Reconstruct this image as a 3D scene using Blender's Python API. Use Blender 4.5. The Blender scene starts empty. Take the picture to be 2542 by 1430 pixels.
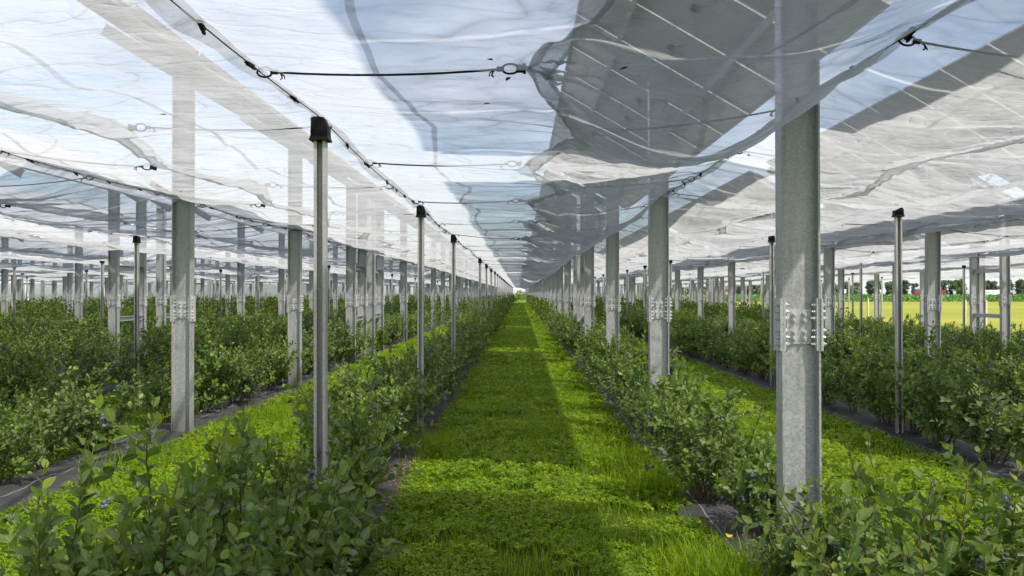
import bpy, math, random
import numpy as np
from mathutils import Vector, Matrix

random.seed(7)
RNG = np.random.default_rng(11)
PI = math.pi
SC = bpy.context.scene
COL = SC.collection

# ------------------------------------------------------------------ layout (metres, camera looks along +Y)
CAM_H = 1.60
BAY = 2.65                      # distance between support lines
X0 = 1.545                      # first steel post line right of the alley
END = 136.0                     # far end of the plantation
LEFT_END = 79.0                 # the plots far to the left stop earlier
def line_x(k): return X0 + BAY * k          # even k: steel posts, odd k: thin poles
def line_end(x): return LEFT_END if x < -17 else END
KMIN, KMAX = -14, 7
PY = 4.52                       # post spacing along the row
SUN = Vector((0.57, -0.45, 1.0)).normalized()

# ------------------------------------------------------------------ helpers
class MB:
    """collects polygons and turns them into one mesh object"""
    def __init__(s): s.v = []; s.f = []; s.m = []
    def add(s, verts, faces, mi=0):
        b = len(s.v); s.v.extend([tuple(p) for p in verts])
        for f in faces: s.f.append(tuple(i + b for i in f)); s.m.append(mi)
    def box(s, c, d, mi=0, rot=None):
        x, y, z = d[0] / 2, d[1] / 2, d[2] / 2
        p = [Vector((sx * x, sy * y, sz * z)) for sx in (-1, 1) for sy in (-1, 1) for sz in (-1, 1)]
        if rot is not None: p = [rot @ q for q in p]
        p = [q + Vector(c) for q in p]
        s.add(p, [(0, 1, 3, 2), (4, 6, 7, 5), (0, 4, 5, 1), (2, 3, 7, 6), (0, 2, 6, 4), (1, 5, 7, 3)], mi)
    def prism(s, outline, axis, a, b, mi=0):
        """extrude a closed 2D outline (ccw) along an axis; axis 'z': (x,y), 'y': (x,z), 'x': (y,z)"""
        n = len(outline)
        def P(u, w, t):
            return (u, w, t) if axis == 'z' else ((u, t, w) if axis == 'y' else (t, u, w))
        v = [P(u, w, a) for u, w in outline] + [P(u, w, b) for u, w in outline]
        f = [(i, (i + 1) % n, n + (i + 1) % n, n + i) for i in range(n)]
        f += [tuple(range(n - 1, -1, -1)), tuple(range(n, 2 * n))]
        s.add(v, f, mi)
    def tube(s, pts, radii, n=5, mi=0, cap=True):
        pts = [Vector(p) for p in pts]
        if not hasattr(radii, '__len__'): radii = [radii] * len(pts)
        rings = []
        ref = Vector((0.31, 0.77, 0.21))
        for i, p in enumerate(pts):
            d = (pts[min(i + 1, len(pts) - 1)] - pts[max(i - 1, 0)])
            if d.length < 1e-9: d = Vector((0, 0, 1))
            d.normalize()
            a = d.cross(ref)
            if a.length < 1e-4: a = d.cross(Vector((1, 0, 0)))
            a.normalize(); b = d.cross(a)
            rings.append([p + (a * math.cos(2 * PI * j / n) + b * math.sin(2 * PI * j / n)) * radii[i] for j in range(n)])
        v = [q for r in rings for q in r]
        f = []
        for i in range(len(pts) - 1):
            for j in range(n):
                f.append((i * n + j, i * n + (j + 1) % n, (i + 1) * n + (j + 1) % n, (i + 1) * n + j))
        if cap:
            f.append(tuple(range(n - 1, -1, -1))); f.append(tuple(range((len(pts) - 1) * n, len(pts) * n)))
        s.add(v, f, mi)
    def mesh(s, name, mats, smooth=False):
        me = bpy.data.meshes.new(name)
        me.from_pydata(s.v, [], s.f)
        for m in (mats if isinstance(mats, (list, tuple)) else [mats]): me.materials.append(m)
        if any(s.m): me.polygons.foreach_set('material_index', s.m)
        if smooth: me.polygons.foreach_set('use_smooth', [True] * len(s.f))
        me.update()
        return me

def np_mesh(name, V, flist, mats, smooth=False):
    """flist: list of (array (m,k), material index)"""
    me = bpy.data.meshes.new(name)
    V = np.asarray(V, dtype=np.float32)
    me.vertices.add(len(V)); me.vertices.foreach_set('co', V.ravel())
    loops = []; starts = []; mi = []; o = 0
    for F, m in flist:
        F = np.asarray(F, dtype=np.int32)
        if len(F) == 0: continue
        k = F.shape[1]
        loops.append(F.ravel()); starts.append(o + np.arange(len(F)) * k)
        mi.append(np.full(len(F), m)); o += F.size
    loops = np.concatenate(loops); starts = np.concatenate(starts); mi = np.concatenate(mi)
    me.loops.add(len(loops)); me.loops.foreach_set('vertex_index', loops.astype(np.int32))
    me.polygons.add(len(starts)); me.polygons.foreach_set('loop_start', starts.astype(np.int32))
    for m in (mats if isinstance(mats, (list, tuple)) else [mats]): me.materials.append(m)
    me.polygons.foreach_set('material_index', mi.astype(np.int32))
    if smooth: me.polygons.foreach_set('use_smooth', np.ones(len(starts), dtype=bool))
    me.update(calc_edges=True)
    me.validate()
    return me

def link(name, data, parent=None, loc=None):
    o = bpy.data.objects.new(name, data); COL.objects.link(o)
    if parent is not None: o.parent = parent
    if loc is not None: o.location = loc
    return o
def tag(o, label=None, cat=None, group=None, kind=None):
    if label: o['label'] = label
    if cat: o['category'] = cat
    if group: o['group'] = group
    if kind: o['kind'] = kind
    return o
def thing(name, loc, label, cat, group=None):
    return tag(link(name, None, None, loc), label, cat, group)

ONES = ['first', 'second', 'third', 'fourth', 'fifth', 'sixth', 'seventh', 'eighth', 'ninth', 'tenth', 'eleventh', 'twelfth',
        'thirteenth', 'fourteenth', 'fifteenth', 'sixteenth', 'seventeenth', 'eighteenth', 'nineteenth', 'twentieth']
def ordinal(n):
    if n <= 20: return ONES[n - 1]
    t = ['twenty', 'thirty', 'forty', 'fifty', 'sixty', 'seventy', 'eighty', 'ninety'][n // 10 - 2]
    if n % 10 == 0: return t[:-1] + 'ieth'
    return t + '-' + ONES[n % 10 - 1]

def vnoise(x, y, seed=0):
    """smooth 2D value noise in [-1,1], vectorised"""
    x = np.asarray(x, dtype=np.float64); y = np.asarray(y, dtype=np.float64)
    xi = np.floor(x).astype(np.int64); yi = np.floor(y).astype(np.int64)
    fx = x - xi; fy = y - yi
    fx = fx * fx * (3 - 2 * fx); fy = fy * fy * (3 - 2 * fy)
    def h(a, b):
        n = (a * 374761393 + b * 668265263 + seed * 974634777) & 0x7fffffff
        n = ((n ^ (n >> 13)) * 1274126177) & 0x7fffffff
        return ((n ^ (n >> 16)) & 0xffff) / 32767.5 - 1
    return (h(xi, yi) * (1 - fx) + h(xi + 1, yi) * fx) * (1 - fy) + (h(xi, yi + 1) * (1 - fx) + h(xi + 1, yi + 1) * fx) * fy

# ------------------------------------------------------------------ materials
class NT:
    def __init__(s, name):
        s.mat = bpy.data.materials.new(name); s.mat.use_nodes = True
        s.t = s.mat.node_tree; s.t.nodes.clear()
        s.out = s.t.nodes.new('ShaderNodeOutputMaterial')
    def n(s, typ, **kw):
        nd = s.t.nodes.new('ShaderNode' + typ)
        for k, v in kw.items():
            if k.startswith('i_'):
                key = k[2:]
                nd.inputs[int(key) if key.isdigit() else key.replace('_', ' ')].default_value = v
            else: setattr(nd, k, v)
        return nd
    def l(s, a, b): s.t.links.new(a, b)
    def math(s, op, a, b=None, clamp=False):
        nd = s.n('Math', operation=op, use_clamp=clamp)
        for i, v in enumerate((a, b)):
            if v is None: continue
            if isinstance(v, (int, float)): nd.inputs[i].default_value = v
            else: s.l(v, nd.inputs[i])
        return nd.outputs[0]
    def ramp(s, fac, stops):
        nd = s.n('ValToRGB'); cr = nd.color_ramp
        while len(cr.elements) < len(stops): cr.elements.new(0.5)
        for e, (p, c) in zip(cr.elements, stops): e.position = p; e.color = (*c, 1)
        s.l(fac, nd.inputs[0]); return nd.outputs[0]
    def noise(s, scale, detail=3, rough=0.55, vec=None, sx=None):
        nd = s.n('TexNoise', i_Scale=scale, i_Detail=detail, i_Roughness=rough)
        if vec is not None:
            if sx is not None:
                mp = s.n('Mapping'); mp.inputs['Scale'].default_value = sx
                s.l(vec, mp.inputs[0]); vec = mp.outputs[0]
            s.l(vec, nd.inputs['Vector'])
        return nd.outputs['Fac']
    def done(s, sock): s.l(sock, s.out.inputs['Surface']); return s.mat

def geom_pos(t): return t.n('NewGeometry').outputs['Position']

def simple(name, stops, scale=6, rough=0.6, metal=0.0, bump=0.0, bscale=40, spec=0.5):
    t = NT(name); p = geom_pos(t)
    b = t.n('BsdfPrincipled', i_Roughness=rough, i_Metallic=metal)
    b.inputs['Specular IOR Level'].default_value = spec
    t.l(t.ramp(t.noise(scale, 4, 0.6, p), stops), b.inputs['Base Color'])
    if bump:
        bp = t.n('Bump', i_Strength=bump, i_Distance=0.01); t.l(t.noise(bscale, 3, 0.6, p), bp.inputs['Height'])
        t.l(bp.outputs[0], b.inputs['Normal'])
    return t.done(b.outputs[0])

def m_galv(name, lo, hi, metal=0.35):
    t = NT(name); tc = t.n('TexCoord').outputs['Object']
    vor = t.n('TexVoronoi', i_Scale=95.0); t.l(tc, vor.inputs['Vector'])
    sep = t.n('SeparateColor'); t.l(vor.outputs['Color'], sep.inputs[0])
    n1 = t.noise(5.0, 4, 0.6, tc, (1, 1, 0.35)); n2 = t.noise(60, 2, 0.5, tc)
    f = t.math('ADD', t.math('MULTIPLY', sep.outputs[0], 0.40), t.math('ADD', t.math('MULTIPLY', n1, 0.55), t.math('MULTIPLY', n2, 0.15)))
    c = t.ramp(f, [(0.2, lo), (0.8, hi)])
    # rain streaks
    st = t.noise(30, 2, 0.5, tc, (1.0, 1.0, 0.04))
    mix = t.n('MixRGB', blend_type='MULTIPLY'); mix.inputs[0].default_value = 0.5
    t.l(c, mix.inputs[1]); t.l(t.ramp(st, [(0.35, (0.72, 0.72, 0.70)), (0.6, (1, 1, 1))]), mix.inputs[2])
    sz = t.n('SeparateXYZ'); t.l(tc, sz.inputs[0])
    foot = t.math('MULTIPLY', t.math('SUBTRACT', 1.0, t.math('DIVIDE', sz.outputs[2], 0.42), True), t.noise(16, 4, 0.7, tc), True)
    foot = t.math('MULTIPLY', foot, 1.1 if name in ('galvanised_steel', 'pole_steel') else 0.0, True)
    mud = t.n('MixRGB'); t.l(foot, mud.inputs[0]); t.l(mix.outputs[0], mud.inputs[1]); mud.inputs[2].default_value = (0.10, 0.085, 0.06, 1)
    b = t.n('BsdfPrincipled', i_Metallic=metal)
    t.l(mud.outputs[0], b.inputs['Base Color'])
    t.l(t.ramp(f, [(0.2, (0.42,) * 3), (0.8, (0.62,) * 3)]), b.inputs['Roughness'])
    bp = t.n('Bump', i_Strength=0.08, i_Distance=0.002); t.l(f, bp.inputs['Height']); t.l(bp.outputs[0], b.inputs['Normal'])
    return t.done(b.outputs[0])

def m_leaf(name, stops, trans, tcol, rough=0.42, noise_scale=1.2, pvar=0.6, spec=0.35):
    """leaf: colour differs from leaf to leaf and slowly over the plants"""
    t = NT(name); g = t.n('NewGeometry')
    f = t.math('ADD', t.math('MULTIPLY', g.outputs['Random Per Island'], pvar), t.math('MULTIPLY', t.noise(noise_scale, 2, 0.5, g.outputs['Position']), 1 - pvar))
    c = t.ramp(f, stops)
    at = t.n('Attribute'); at.attribute_name = 'midrib'
    mr = t.math('MULTIPLY', t.math('POWER', at.outputs['Fac'], 9.0), 0.55)
    edge = t.n('MixRGB'); t.l(mr, edge.inputs[0]); t.l(c, edge.inputs[1]); edge.inputs[2].default_value = (0.26, 0.32, 0.12, 1); c = edge.outputs[0]
    blot = t.n('MixRGB', blend_type='MULTIPLY'); blot.inputs[0].default_value = 0.45; t.l(c, blot.inputs[1])
    t.l(t.ramp(t.noise(70, 3, 0.6, g.outputs['Position']), [(0.38, (0.85, 0.88, 0.82)), (0.60, (1.45, 1.40, 1.45))]), blot.inputs[2]); c = blot.outputs[0]
    b = t.n('BsdfPrincipled', i_Roughness=rough); b.inputs['Specular IOR Level'].default_value = spec
    t.l(c, b.inputs['Base Color'])
    tr = t.n('BsdfTranslucent')
    mx = t.n('MixRGB', blend_type='MULTIPLY'); mx.inputs[0].default_value = 1.0
    t.l(c, mx.inputs[1]); mx.inputs[2].default_value = (*tcol, 1); t.l(mx.outputs[0], tr.inputs[0])
    ms = t.n('MixShader'); ms.inputs[0].default_value = trans
    t.l(b.outputs[0], ms.inputs[1]); t.l(tr.outputs[0], ms.inputs[2])
    return t.done(ms.outputs[0])

def m_film(name, t0, white, strap=False):
    """thin woven plastic film: partly see-through, partly scattering"""
    t = NT(name); g = t.n('NewGeometry'); pos = g.outputs['Position']
    vm = t.n('VectorMath', operation='DOT_PRODUCT'); t.l(g.outputs['True Normal'], vm.inputs[0]); t.l(g.outputs['Incoming'], vm.inputs[1])
    cos = t.math('ABSOLUTE', vm.outputs['Value'])
    ang = t.math('DIVIDE', cos, t.math('ADD', cos, 0.13))
    dirt = t.noise(1.1, 5, 0.65, pos, (1, 0.6, 1)); fine = t.noise(14, 4, 0.65, pos, (0.8, 1.2, 1))
    tv = t.math('ADD', t.math('MULTIPLY', dirt, 0.34), t.math('MULTIPLY', fine, 0.10))
    rn = t.n('TexNoise', i_Scale=1.5, i_Detail=2.0, i_Roughness=0.5, i_Distortion=0.5); mp1 = t.n('Mapping'); mp1.inputs['Scale'].default_value = (0.75, 1.15, 1); mp1.inputs['Rotation'].default_value = (0, 0, 0.6); t.l(pos, mp1.inputs[0]); t.l(mp1.outputs[0], rn.inputs['Vector'])
    rn2 = t.n('TexNoise', i_Scale=3.4, i_Detail=2.0, i_Roughness=0.5, i_Distortion=0.4); mp2 = t.n('Mapping'); mp2.inputs['Scale'].default_value = (0.6, 1.3, 1); mp2.inputs['Rotation'].default_value = (0, 0, -0.8); t.l(pos, mp2.inputs[0]); t.l(mp2.outputs[0], rn2.inputs['Vector'])
    def ridge(sock, e): return t.math('POWER', t.math('SUBTRACT', 1.0, t.math('ABSOLUTE', t.math('SUBTRACT', t.math('MULTIPLY', sock, 2.0), 1.0))), e)
    crease = t.math('ADD', t.math('MULTIPLY', ridge(rn.outputs['Fac'], 26.0), 0.20), t.math('MULTIPLY', ridge(rn2.outputs['Fac'], 22.0), 0.10))
    tv = t.math('SUBTRACT', tv, crease)
    T = t.math('MULTIPLY', ang, t.math('ADD', tv, t0 - 0.22), clamp=True)
    col = t.ramp(dirt, [(0.3, tuple(white * k for k in (0.93, 0.94, 0.94))), (0.7, (white,) * 3)])
    bp = t.n('Bump', i_Strength=1.0, i_Distance=0.05)
    t.l(t.math('ADD', t.math('ADD', t.noise(5, 5, 0.60, pos, (0.7, 1.3, 1)), crease), t.math('MULTIPLY', t.noise(40, 2, 0.6, pos, (0.5, 1.3, 1)), 0.12)), bp.inputs['Height'])
    di = t.n('BsdfDiffuse'); tr = t.n('BsdfTranslucent'); gl = t.n('BsdfGlossy', i_Roughness=0.32)
    for nd in (di, tr): t.l(col, nd.inputs['Color']); t.l(bp.outputs[0], nd.inputs['Normal'])
    t.l(bp.outputs[0], gl.inputs['Normal'])
    m1 = t.n('MixShader'); m1.inputs[0].default_value = 0.50; t.l(di.outputs[0], m1.inputs[1]); t.l(tr.outputs[0], m1.inputs[2])
    m2 = t.n('MixShader'); m2.inputs[0].default_value = 0.06; t.l(m1.outputs[0], m2.inputs[1]); t.l(gl.outputs[0], m2.inputs[2])
    tp = t.n('BsdfTransparent'); tp.inputs[0].default_value = (0.98, 0.985, 1.0, 1)
    m3 = t.n('MixShader'); t.l(T, m3.inputs[0]); t.l(m2.outputs[0], m3.inputs[1]); t.l(tp.outputs[0], m3.inputs[2])
    return t.done(m3.outputs[0])

M = {}
M['galv'] = m_galv('galvanised_steel', (0.34, 0.345, 0.35), (0.62, 0.62, 0.615), 0.4)
M['rail'] = m_galv('galvanised_rail', (0.42, 0.42, 0.42), (0.66, 0.65, 0.64), 0.25)
M['plate'] = m_galv('splice_plate_steel', (0.50, 0.50, 0.50), (0.72, 0.72, 0.71), 0.25)
M['bolt'] = m_galv('bolt_zinc', (0.55, 0.55, 0.55), (0.78, 0.78, 0.77), 0.4)
M['pole'] = m_galv('pole_steel', (0.42, 0.42, 0.41), (0.62, 0.61, 0.58), 0.3)
M['black'] = simple('black_plastic', [(0.3, (0.006, 0.006, 0.006)), (0.7, (0.013, 0.012, 0.012))], 20, 0.6, spec=0.15)
M['film'] = m_film('rain_film', 0.49, 0.47)
M['strap'] = m_film('film_strap', 0.74, 0.60)
M['hem'] = m_film('film_hem', 0.58, 0.60)
M['curtain'] = m_film('side_film', 0.55, 0.50)
M['netwall'] = m_film('grey_net', 0.22, 0.33)
M['leaf'] = m_leaf('blueberry_leaf', [(0.15, (0.052, 0.098, 0.018)), (0.5, (0.108, 0.175, 0.034)), (0.8, (0.18, 0.25, 0.056))], 0.26, (1.6, 1.9, 0.7))
M['leafgrey'] = m_leaf('blueberry_leaf_waxy', [(0.15, (0.065, 0.108, 0.034)), (0.5, (0.125, 0.185, 0.062)), (0.8, (0.195, 0.26, 0.090))], 0.22, (1.5, 1.8, 0.7))
M['young'] = m_leaf('young_leaf', [(0.2, (0.17, 0.25, 0.030)), (0.8, (0.27, 0.34, 0.05))], 0.35, (1.3, 1.4, 0.6))
M['farleaf'] = m_leaf('far_blueberry_leaf', [(0.15, (0.045, 0.080, 0.012)), (0.5, (0.10, 0.155, 0.022)), (0.85, (0.19, 0.235, 0.035))], 0.28, (1.5, 1.7, 0.6), 0.5, 0.9)
M['stem'] = simple('woody_stem', [(0.3, (0.07, 0.045, 0.025)), (0.7, (0.15, 0.10, 0.055))], 30, 0.8)
M['shoot'] = simple('green_shoot', [(0.3, (0.12, 0.16, 0.035)), (0.7, (0.22, 0.22, 0.07))], 30, 0.6)
M['berry'] = simple('blueberry_bloom', [(0.3, (0.06, 0.07, 0.12)), (0.7, (0.26, 0.29, 0.38))], 60, 0.55)
M['grass'] = m_leaf('grass_blades', [(0.1, (0.10, 0.17, 0.008)), (0.5, (0.185, 0.31, 0.012)), (0.74, (0.33, 0.38, 0.022)), (0.88, (0.42, 0.36, 0.10))], 0.42, (1.7, 1.75, 0.7), 0.5, 1.3, 0.45, 0.2)
M['clover'] = m_leaf('clover_leaves', [(0.1, (0.080, 0.150, 0.010)), (0.5, (0.165, 0.29, 0.013)), (0.74, (0.32, 0.38, 0.024)), (0.88, (0.36, 0.30, 0.06))], 0.36, (1.7, 1.8, 0.7), 0.5, 0.8, 0.5, 0.2)
M['tree'] = m_leaf('tree_leaves', [(0.1, (0.070, 0.095, 0.062)), (0.5, (0.10, 0.13, 0.078)), (0.9, (0.14, 0.17, 0.10))], 0.2, (1.3, 1.5, 0.7), 0.6, 0.05, 0.5)
M['treelight'] = m_leaf('light_tree_leaves', [(0.1, (0.09, 0.15, 0.025)), (0.9, (0.17, 0.23, 0.05))], 0.25, (1.3, 1.5, 0.7), 0.6, 0.05, 0.5)
M['maize'] = m_leaf('maize_leaves', [(0.1, (0.05, 0.12, 0.02)), (0.9, (0.12, 0.21, 0.05))], 0.25, (1.3, 1.5, 0.7), 0.6, 0.1, 0.5)
M['trunk'] = simple('bark', [(0.3, (0.06, 0.05, 0.04)), (0.7, (0.12, 0.10, 0.08))], 5, 0.9)
M['wood'] = simple('pale_wood', [(0.3, (0.36, 0.31, 0.26)), (0.7, (0.55, 0.50, 0.44))], 14, 0.8)
M['litter'] = simple('dry_leaf_litter', [(0.3, (0.16, 0.085, 0.04)), (0.7, (0.34, 0.20, 0.10))], 20, 0.9)
M['debris'] = simple('dry_brown_leaf', [(0.3, (0.05, 0.04, 0.035)), (0.7, (0.10, 0.08, 0.06))], 20, 0.9)
M['yellow'] = m_leaf('yellow_leaf', [(0.1, (0.55, 0.42, 0.02)), (0.9, (0.7, 0.55, 0.05))], 0.3, (1, 1, 0.5))
M['white'] = simple('white_paint', [(0.3, (0.66, 0.67, 0.70)), (0.7, (0.76, 0.77, 0.79))], 0.6, 0.5)
M['red'] = simple('red_tarpaulin', [(0.3, (0.20, 0.015, 0.03)), (0.7, (0.28, 0.025, 0.04))], 0.8, 0.5)
M['teal'] = simple('teal_tarpaulin', [(0.3, (0.02, 0.14, 0.13)), (0.7, (0.03, 0.2, 0.18))], 0.8, 0.6)
M['rubber'] = simple('tyre_rubber', [(0.3, (0.015,) * 3), (0.7, (0.03,) * 3)], 5, 0.85)
M['window'] = simple('dark_glass', [(0.3, (0.02, 0.025, 0.03)), (0.7, (0.04, 0.045, 0.05))], 3, 0.1)
M['ink'] = simple('dark_lettering', [(0.3, (0.03, 0.03, 0.04)), (0.7, (0.05, 0.05, 0.06))], 3, 0.6)
M['plaster'] = simple('grey_render', [(0.3, (0.22, 0.22, 0.24)), (0.7, (0.32, 0.32, 0.33))], 0.7, 0.9)
M['roof'] = simple('clay_roof', [(0.3, (0.22, 0.09, 0.07)), (0.7, (0.32, 0.14, 0.10))], 2, 0.9)
M['asphalt'] = simple('asphalt', [(0.3, (0.05,) * 3), (0.7, (0.08,) * 3)], 3, 0.9)
M['carpaint'] = simple('blue_grey_car_paint', [(0.3, (0.10, 0.12, 0.16)), (0.7, (0.14, 0.16, 0.2))], 2, 0.3)

def m_mat_fabric():
    t = NT('weed_fabric'); tc = t.n('TexCoord').outputs['Object']; sep = t.n('SeparateXYZ'); t.l(tc, sep.inputs[0])
    wv = t.noise(160, 1, 0.5, tc, (1, 0.25, 1)); dirt = t.noise(2.2, 5, 0.65, tc)
    c = t.ramp(t.math('ADD', t.math('MULTIPLY', dirt, 0.75), t.math('MULTIPLY', wv, 0.25)), [(0.3, (0.028, 0.027, 0.030)), (0.55, (0.055, 0.052, 0.054)), (0.75, (0.13, 0.115, 0.10))])
    # pale marking threads woven into the fabric, 30 cm apart
    wob = t.math('MULTIPLY', t.math('SUBTRACT', t.noise(1.3, 2, 0.5, tc), 0.5), 0.05)
    fr = t.math('FRACT', t.math('ADD', t.math('DIVIDE', t.math('ADD', sep.outputs[0], wob), 0.30), 10.3))
    ln = t.math('LESS_THAN', t.math('ABSOLUTE', t.math('SUBTRACT', fr, 0.5)), 0.012)
    mx = t.n('MixRGB'); t.l(t.math('MULTIPLY', ln, 0.45), mx.inputs[0]); t.l(c, mx.inputs[1]); mx.inputs[2].default_value = (0.5, 0.5, 0.5, 1)
    b = t.n('BsdfPrincipled', i_Roughness=0.7); t.l(mx.outputs[0], b.inputs['Base Color'])
    bp = t.n('Bump', i_Strength=0.5, i_Distance=0.02); t.l(t.noise(9, 4, 0.6, tc), bp.inputs['Height']); t.l(bp.outputs[0], b.inputs['Normal'])
    return t.done(b.outputs[0])
M['mat'] = m_mat_fabric()

def m_cells(name, grid=True):
    t = NT(name); tc = t.n('TexCoord').outputs['Object']; sep = t.n('SeparateXYZ'); t.l(tc, sep.inputs[0])
    base = t.ramp(t.noise(1.5, 2, 0.5, tc), [(0.3, (0.37, 0.37, 0.375)), (0.7, (0.45, 0.445, 0.44))])  # cell grey lifted so the colour stands in for the film's scattered-light veil
    b = t.n('BsdfPrincipled', i_Roughness=0.22)
    if grid:
        def lines(s, period, w):
            fr = t.math('FRACT', t.math('ADD', t.math('DIVIDE', s, period), 20.0))
            return t.math('GREATER_THAN', t.math('ABSOLUTE', t.math('SUBTRACT', fr, 0.5)), 0.5 - w)
        k = t.math('MAXIMUM', lines(sep.outputs[0], 0.0925, 0.018), lines(sep.outputs[1], 0.1835, 0.011))
        mx = t.n('MixRGB'); t.l(k, mx.inputs[0]); t.l(base, mx.inputs[1]); mx.inputs[2].default_value = (0.55, 0.56, 0.56, 1)
        t.l(mx.outputs[0], b.inputs['Base Color'])
    else: t.l(base, b.inputs['Base Color'])
    return t.done(b.outputs[0])
M['cells'] = m_cells('solar_cells')
M['cellsfar'] = m_cells('far_solar_cells', False)

def m_ground():
    t = NT('soil_and_sward'); p = geom_pos(t)
    f = t.math('ADD', t.math('MULTIPLY', t.noise(1.3, 5, 0.7, p), 0.6), t.math('MULTIPLY', t.noise(22, 4, 0.7, p), 0.4))
    c = t.ramp(f, [(0.34, (0.050, 0.050, 0.018)), (0.46, (0.070, 0.10, 0.012)), (0.58, (0.095, 0.15, 0.014)), (0.70, (0.17, 0.14, 0.05))])
    b = t.n('BsdfPrincipled', i_Roughness=0.95); t.l(c, b.inputs['Base Color']); b.inputs['Specular IOR Level'].default_value = 0.1
    bp = t.n('Bump', i_Strength=0.8, i_Distance=0.05); t.l(t.noise(30, 4, 0.7, p), bp.inputs['Height']); t.l(bp.outputs[0], b.inputs['Normal'])
    return t.done(b.outputs[0])
M['ground'] = m_ground()
def m_field():
    t = NT('ripening_field'); p = geom_pos(t)
    f = t.math('ADD', t.math('MULTIPLY', t.noise(0.06, 3, 0.6, p, (0.25, 1, 1)), 0.6), t.math('MULTIPLY', t.noise(2.5, 4, 0.7, p, (0.4, 1.2, 1)), 0.4))
    c = t.ramp(f, [(0.36, (0.10, 0.125, 0.012)), (0.5, (0.15, 0.155, 0.018)), (0.64, (0.21, 0.195, 0.03))])
    b = t.n('BsdfPrincipled', i_Roughness=0.95); t.l(c, b.inputs['Base Color']); b.inputs['Specular IOR Level'].default_value = 0.1
    return t.done(b.outputs[0])
M['field'] = m_field()

# ------------------------------------------------------------------ world, sun, camera
w = bpy.data.worlds.new('World'); SC.world = w; w.use_nodes = True
nt = w.node_tree; nt.nodes.clear()
wo = nt.nodes.new('ShaderNodeOutputWorld'); bg = nt.nodes.new('ShaderNodeBackground')
sky = nt.nodes.new('ShaderNodeTexSky'); sky.sky_type = 'NISHITA'; sky.sun_disc = False
sky.sun_elevation = math.asin(SUN.z); sky.sun_rotation = math.atan2(SUN.x, SUN.y)
sky.air_density = 1.0; sky.dust_density = 2.2; sky.ozone_density = 1.2; sky.altitude = 50
tcw = nt.nodes.new('ShaderNodeTexCoord'); mpw = nt.nodes.new('ShaderNodeMapping'); mpw.inputs['Scale'].default_value = (1.2, 1.2, 3.4)
nzw = nt.nodes.new('ShaderNodeTexNoise'); nzw.inputs['Scale'].default_value = 2.0; nzw.inputs['Detail'].default_value = 6; nzw.inputs['Roughness'].default_value = 0.55
crw = nt.nodes.new('ShaderNodeValToRGB'); crw.color_ramp.elements[0].position = 0.40; crw.color_ramp.elements[1].position = 0.66
mlw = nt.nodes.new('ShaderNodeMath'); mlw.operation = 'MULTIPLY'; mlw.inputs[1].default_value = 0.85
mxw = nt.nodes.new('ShaderNodeMixRGB'); mxw.inputs[2].default_value = (5.1, 5.35, 6.1, 1)
L = nt.links.new
L(tcw.outputs['Generated'], mpw.inputs[0]); L(mpw.outputs[0], nzw.inputs['Vector']); L(nzw.outputs['Fac'], crw.inputs[0])
L(crw.outputs[0], mlw.inputs[0]); L(mlw.outputs[0], mxw.inputs[0]); L(sky.outputs[0], mxw.inputs[1]); L(mxw.outputs[0], bg.inputs[0])
bg.inputs[1].default_value = 0.15
L(bg.outputs[0], wo.inputs[0])

sl = bpy.data.lights.new('sun', 'SUN'); sl.energy = 5.0; sl.angle = math.radians(0.9); sl.color = (1.0, 0.95, 0.87)
so = link('sun', sl); so.rotation_euler = SUN.to_track_quat('Z', 'Y').to_euler()

cam = bpy.data.cameras.new('camera'); co = link('camera', cam, None, (0, 0, CAM_H))
cam.sensor_width = 36; cam.lens = 36 * 2020 / 2542; cam.clip_end = 4000; cam.clip_start = 0.05
co.rotation_euler = (math.radians(90) + math.atan(13 / 2020), 0, math.atan(19 / 2020))
SC.camera = co
SC.view_settings.view_transform = 'Standard'; SC.view_settings.look = 'None'; SC.view_settings.gamma = 1
SC.view_settings.exposure = 1.08
SC.render.engine = 'CYCLES'
SC.cycles.transparent_max_bounces = 24; SC.cycles.max_bounces = 8; SC.cycles.diffuse_bounces = 4
SC.cycles.transmission_bounces = 4; SC.cycles.caustics_reflective = False; SC.cycles.caustics_refractive = False
SC.cycles.use_denoising = True
SC.cycles.sample_clamp_indirect = 6

# ------------------------------------------------------------------ ground sheets
def sheet(name, x0, x1, y0, y1, z, mat, nx=1, ny=1):
    xs = np.linspace(x0, x1, nx + 1); ys = np.linspace(y0, y1, ny + 1)
    X, Y = np.meshgrid(xs, ys); V = np.stack([X.ravel(), Y.ravel(), np.full(X.size, z)], 1)
    i = np.arange(nx)[None, :] + (np.arange(ny) * (nx + 1))[:, None]; i = i.ravel()
    F = np.stack([i, i + 1, i + nx + 2, i + nx + 1], 1)
    return tag(link(name, np_mesh(name, V, [(F, 0)], mat)), None, None, None, 'structure')
sheet('ground', -1500, 1500, -200, 3500, 0.0, M['ground'])
sheet('field', 13.0, 700, -60, 150, 0.02, M['field'])
sheet('road', -300, 900, 384, 394, 0.02, M['asphalt'])

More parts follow.
